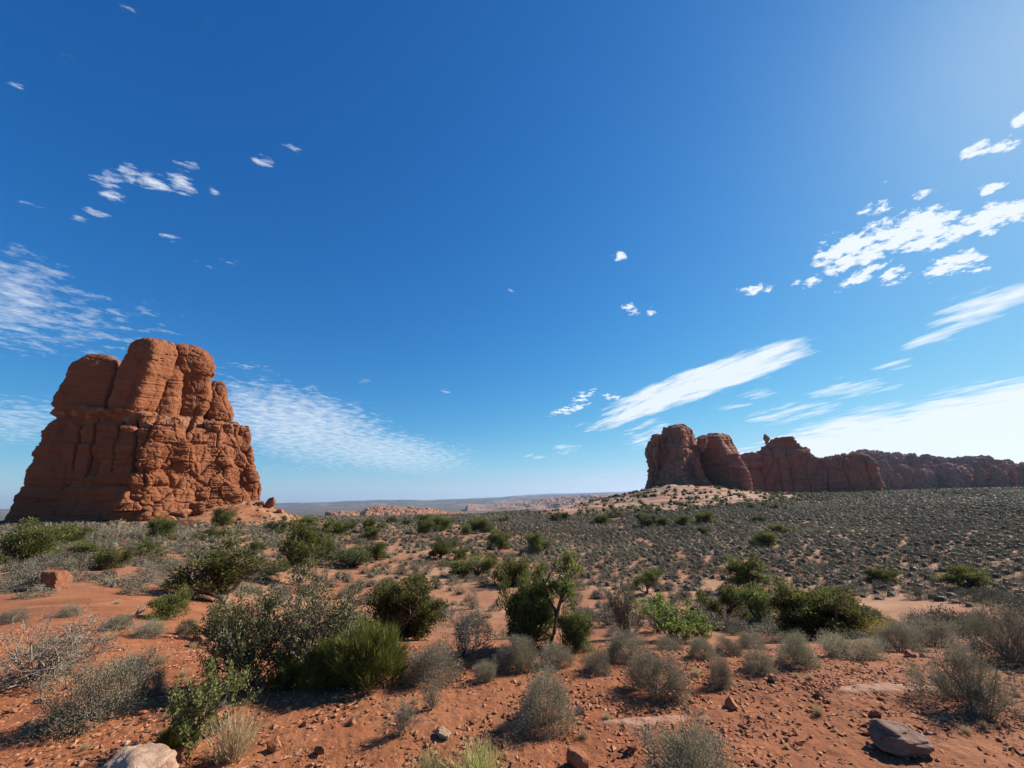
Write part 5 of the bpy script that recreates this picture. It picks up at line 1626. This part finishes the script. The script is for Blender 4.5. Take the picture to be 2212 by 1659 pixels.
ROCKS = [
    # x, base y, w, h, material, seed, label, name
    (276, 1705, 185, 78, 'palestone', 3, 'large pale pinkish boulder with a rounded top at the bottom left edge', 'boulder'),
    (118, 1274, 72, 42, 'stone', 5, 'big red boulder standing in grey brush on the left flat', 'boulder'),
    (1944, 1618, 114, 46, 'greystone', 8, 'flat grey brown pitted rock alone in the right foreground', 'rock'),
    (1581, 1529, 32, 24, 'stone', 12, 'angular red stone with a sunlit top on bare soil right of centre', 'rock'),
    (1250, 1654, 52, 34, 'stone', 13, 'tan chunky stone at the bottom edge left of the big sagebrush', 'rock'),
    (1253, 1541, 17, 14, 'palestone', 14, 'small pale stone at the right foot of the round blackbrush dome', 'rock'),
    (955, 1592, 42, 16, 'palestone', 15, 'flat pale stone right of the V-shaped shrub', 'rock'),
    (1365, 1626, 24, 16, 'stone', 16, 'small tan stone above the big sagebrush at the bottom', 'rock'),
    (430, 1398, 42, 24, 'stone', 17, 'red rock at the left side of the dark cliffrose', 'rock'),
    (1893, 1547, 26, 14, 'stone', 18, 'dark red stone above the flat grey brown rock', 'rock'),
    (1768, 1503, 20, 14, 'stone', 19, 'dark blocky stone at the left end of the pale slab', 'rock'),
    (1670, 1472, 24, 14, 'stone', 20, 'dark red stone at the left of the rounded dark grey shrub', 'rock'),
    (1968, 1420, 24, 14, 'stone', 21, 'red rock under the grey shrub by the yellow flowers', 'rock'),
    (1998, 1420, 18, 9, 'palestone', 22, 'paler flat rock on the slope lip under the wide grey shrub', 'rock'),
    (1800, 1419, 22, 11, 'stone', 23, 'flat red rock between two grey shrubs on the slope lip', 'rock'),
    (165, 1531, 26, 16, 'stone', 24, 'flat red stone left of the big grey green sagebrush', 'rock'),
    (98, 1590, 38, 20, 'stone', 25, 'pale red stone among rubble left of the pale boulder', 'rock'),
    (178, 1580, 30, 22, 'stone', 26, 'blocky red stone at the foot of the big sagebrush', 'rock'),
    (395, 1640, 46, 26, 'stone', 27, 'dark red rock between the pale boulder and the straw grass', 'rock'),
    (660, 1568, 22, 14, 'stone', 28, 'reddish pebble-like rock on bare soil left of the V-shaped shrub', 'rock'),
    (592, 1620, 34, 20, 'stone', 29, 'dark red rock right of the straw grass clump', 'rock'),
    (760, 1566, 18, 14, 'stone', 30, 'upright red stone on bare soil below the Mormon tea', 'rock'),
    (690, 1630, 24, 17, 'stone', 31, 'round reddish stone near the bottom below the thicket', 'rock'),
    (388, 1119, 50, 20, 'stone', 32, 'red boulder in the rubble heap at the foot of the butte', 'boulder'),
    (362, 1128, 30, 14, 'stone', 33, 'lower red boulder of the rubble heap at the foot of the butte', 'boulder'),
    (408, 1134, 40, 13, 'stone', 34, 'flat red boulder lying before the rubble heap at the foot of the butte', 'boulder'),
    (583, 1097, 24, 23, 'stone', 35, 'rounded red boulder on the skyline of the butte apron', 'boulder'),
    (560, 1092, 18, 10, 'stone', 36, 'small red boulder between the butte and the rounded skyline boulder', 'boulder'),
    (710, 1114, 18, 11, 'stone', 37, 'rounded orange boulder beyond the apron in the middle distance', 'boulder'),
    (605, 1107, 16, 8, 'stone', 38, 'low red boulder on the right end of the butte apron', 'boulder'),
]


def set_rocks():
    for (x, y, w, h, mt, sd, lab, nm) in ROCKS:
        V, f = rock_mesh(sd, 5 if sd == 3 else 4, 11 if sd != 3 else 15, .10 if sd != 3 else .22)
        if sd == 8:                                    # a slab with worn beds, undercut along its foot
            V, f = rock_mesh(sd, 5, 18, .05)
            z = V[:, 2].copy()
            g = 1 - .10 * sstep(pnoise(np.stack([V[:, 0] * .8, V[:, 1] * .8, z * 9], 1), 5), 0, .3) - .16 * (1 - sstep(worley(V * np.array([3.5, 3.5, 7]), 4)[0], .05, .4))
            g = g - .28 * (1 - sstep(z, -.15, .12))
            V[:, :2] *= g[:, None]
            V[:, 2] += .05 * fbm(V * 6, 3, 8)
        p = march(x, min(y, 1652))
        if y > 1652:
            q = march(x, 1600); p = p + (p - q) * (y - 1652) / 52; p[2] = float(base_h(p[0], p[1]))
        dep = float(p @ _F)
        sx = w * dep / FPX; sz = h * dep / FPX
        V = V * np.array([sx, sx * .8, sz * 1.25])
        o = obj(nm, mesh(nm, V, f, M[mt], sd in (3, 8)), None, p)
        o.rotation_euler[2] = -.25 if sd == 8 else (sd * 1.7) % 1.2 - .6
        if sd > 60: o.rotation_euler[2] = sd
        tag(o, lab, 'rock')
    # loose stones, each its own thing, and the gravel
    r = np.random.RandomState(5)
    prot = []
    for k in range(10):
        V, f = rock_mesh(60 + k, 2, 8, .08, .9)
        prot.append(mesh('stone', V, f, M['stone'] if k else M['palestone'], False))
    n = 0
    while n < 260:
        x = r.uniform(0, 2212); y = 1655 - 280 * r.rand() ** 1.5
        if y < 1380 and x > 500: continue
        if r.rand() > (.95 if (x < 330 and y > 1420) else .55 if x < 1150 else .5): continue
        p = march(x, y)
        if p is None or np.hypot(p[0], p[1]) > 13: continue
        if any((p[0] - a) ** 2 + (p[1] - b) ** 2 < c * c for a, b, c in PLACED): continue
        dep = float(p @ _F)
        s_ = r.choice([6, 7, 8, 10, 13, 24 if x < 330 else 11, 18 if x < 330 else 8]) * dep / FPX * (.75 + .5 * r.rand())
        o = obj('stone', prot[r.randint(0, 10)], None, p)
        o.scale = (s_, s_ * r.uniform(.6, 1), s_ * r.uniform(.4, .75))
        o.rotation_euler = (r.normal() * .2, r.normal() * .2, r.rand() * 6.28)
        tag(o, 'small loose reddish stone, one of many alike strewn over the bare foreground soil', 'stone', 'loose stones strewn over the foreground soil')
        n += 1
    # broken rock on the aprons of the butte and the towers
    V0, F0 = rock_mesh(99, 1, 7, .0)
    pts = []
    for c, sp, n0 in ((APRON, 9.0, 420), (MOUND, 34.0, 520), (Frame(150, 112).o[:2], 13.0, 120)):
        q = c + r.normal(size=(n0, 2)) * sp
        pts.append(np.column_stack([q, base_h(q[:, 0], q[:, 1]), np.full(n0, .35 if sp < 20 else .8)]))
    q = np.vstack(pts); n = len(q)
    sz = q[:, 3] * (.4 + 2.2 * r.rand(n) ** 4)
    a = r.rand(n) * 6.283; ca, sa = np.cos(a)[:, None], np.sin(a)[:, None]
    W_ = V0[None] * r.uniform(.6, 1.4, (n, 1, 3)) + r.normal(size=(n, len(V0), 3)) * .06
    W_ = np.stack([W_[:, :, 0] * ca - W_[:, :, 1] * sa, W_[:, :, 0] * sa + W_[:, :, 1] * ca, W_[:, :, 2] * .7], 2) * sz[:, None, None] + q[:, None, :3]
    c = np.array([-80.0, 85.0, -2.0])
    g = obj('rubble', mesh('rubble', W_.reshape(-1, 3) - c, (F0[None] + np.arange(n)[:, None, None] * len(V0)).reshape(-1, 3), M['stone'], False), None, c)
    tag(g, 'broken red rock strewn over the aprons below the butte and the towers', 'rubble', kind='stuff')
    # gravel
    N_ = 150000
    az = np.radians(r.uniform(-54, 54, N_)); rr = 3.0 + 7.5 * r.rand(N_) ** .9
    x, y = np.sin(az) * rr, np.cos(az) * rr
    nn = fbm(p2(x, y, .9), 3, 33)
    k = r.rand(N_) < np.clip(.6 + 1.2 * nn, .12, 1)
    x, y = x[k], y[k]; n = len(x)
    z = base_h(x, y)
    O = np.array([[1, 0, 0], [-1, 0, 0], [0, 1, 0], [0, -1, 0], [0, 0, 1], [0, 0, -1]], float)
    OF = np.array([[0, 2, 4], [2, 1, 4], [1, 3, 4], [3, 0, 4], [2, 0, 5], [1, 2, 5], [3, 1, 5], [0, 3, 5]])
    sz = .0055 + .026 * r.rand(n) ** 3.4
    B = O[None] * r.uniform(.5, 1.3, (n, 6, 1)) + r.normal(size=(n, 6, 3)) * .22
    B[:, :, 2] *= .42
    B = B * sz[:, None, None] + np.stack([x, y, z + sz * .2], 1)[:, None]
    f = (OF[None] + np.arange(n)[:, None, None] * 6).reshape(-1, 3)
    c = np.array([0, 6.0, -1.65])
    g = obj('gravel', mesh('gravel', B.reshape(-1, 3) - c, f, M['gravel'], False), None, c)
    tag(g, 'red gravel and grit scattered over the bare foreground soil', 'gravel', kind='stuff')


def gravel_mat():
    m = Mat('red_gravel', .95); m.K = .74
    n = m.noise(30, 2, .5); b = m.noise(1.2, 3, .5)
    c = m.ramp(n, [(.3, (.27, .095, .042)), (.48, (.40, .150, .068)), (.62, (.50, .225, .12)), (.75, (.62, .40, .27))])
    m.color(c)
    return m.m


M['gravel'] = gravel_mat()
set_rocks()


# ------------------------------------------------------------------ the air
def haze():
    x0, x1, y0, y1, z0, z1 = -24000, 24000, -29000, 29000, -190, 420
    v = np.array([[a, b, c] for c in (z0, z1) for b in (y0, y1) for a in (x0, x1)], float)
    f = np.array([[0, 2, 3, 1], [4, 5, 7, 6], [0, 1, 5, 4], [2, 6, 7, 3], [0, 4, 6, 2], [1, 3, 7, 5]])
    m = bpy.data.materials.new('haze_air'); m.use_nodes = True
    nt = m.node_tree; nt.nodes.clear()
    pv = nt.nodes.new('ShaderNodeVolumePrincipled')
    pv.inputs['Color'].default_value = (.50, .70, 1.0, 1)
    pv.inputs['Density'].default_value = HAZE
    pv.inputs['Anisotropy'].default_value = .35
    o = nt.nodes.new('ShaderNodeOutputMaterial')
    nt.links.new(pv.outputs[0], o.inputs['Volume'])
    ob = obj('haze', mesh('haze', v, f, m, False))
    tag(ob, 'thin pale blue air between the eye and the far plateau', 'haze', kind='stuff')


HAZE = 3.6e-5
haze()
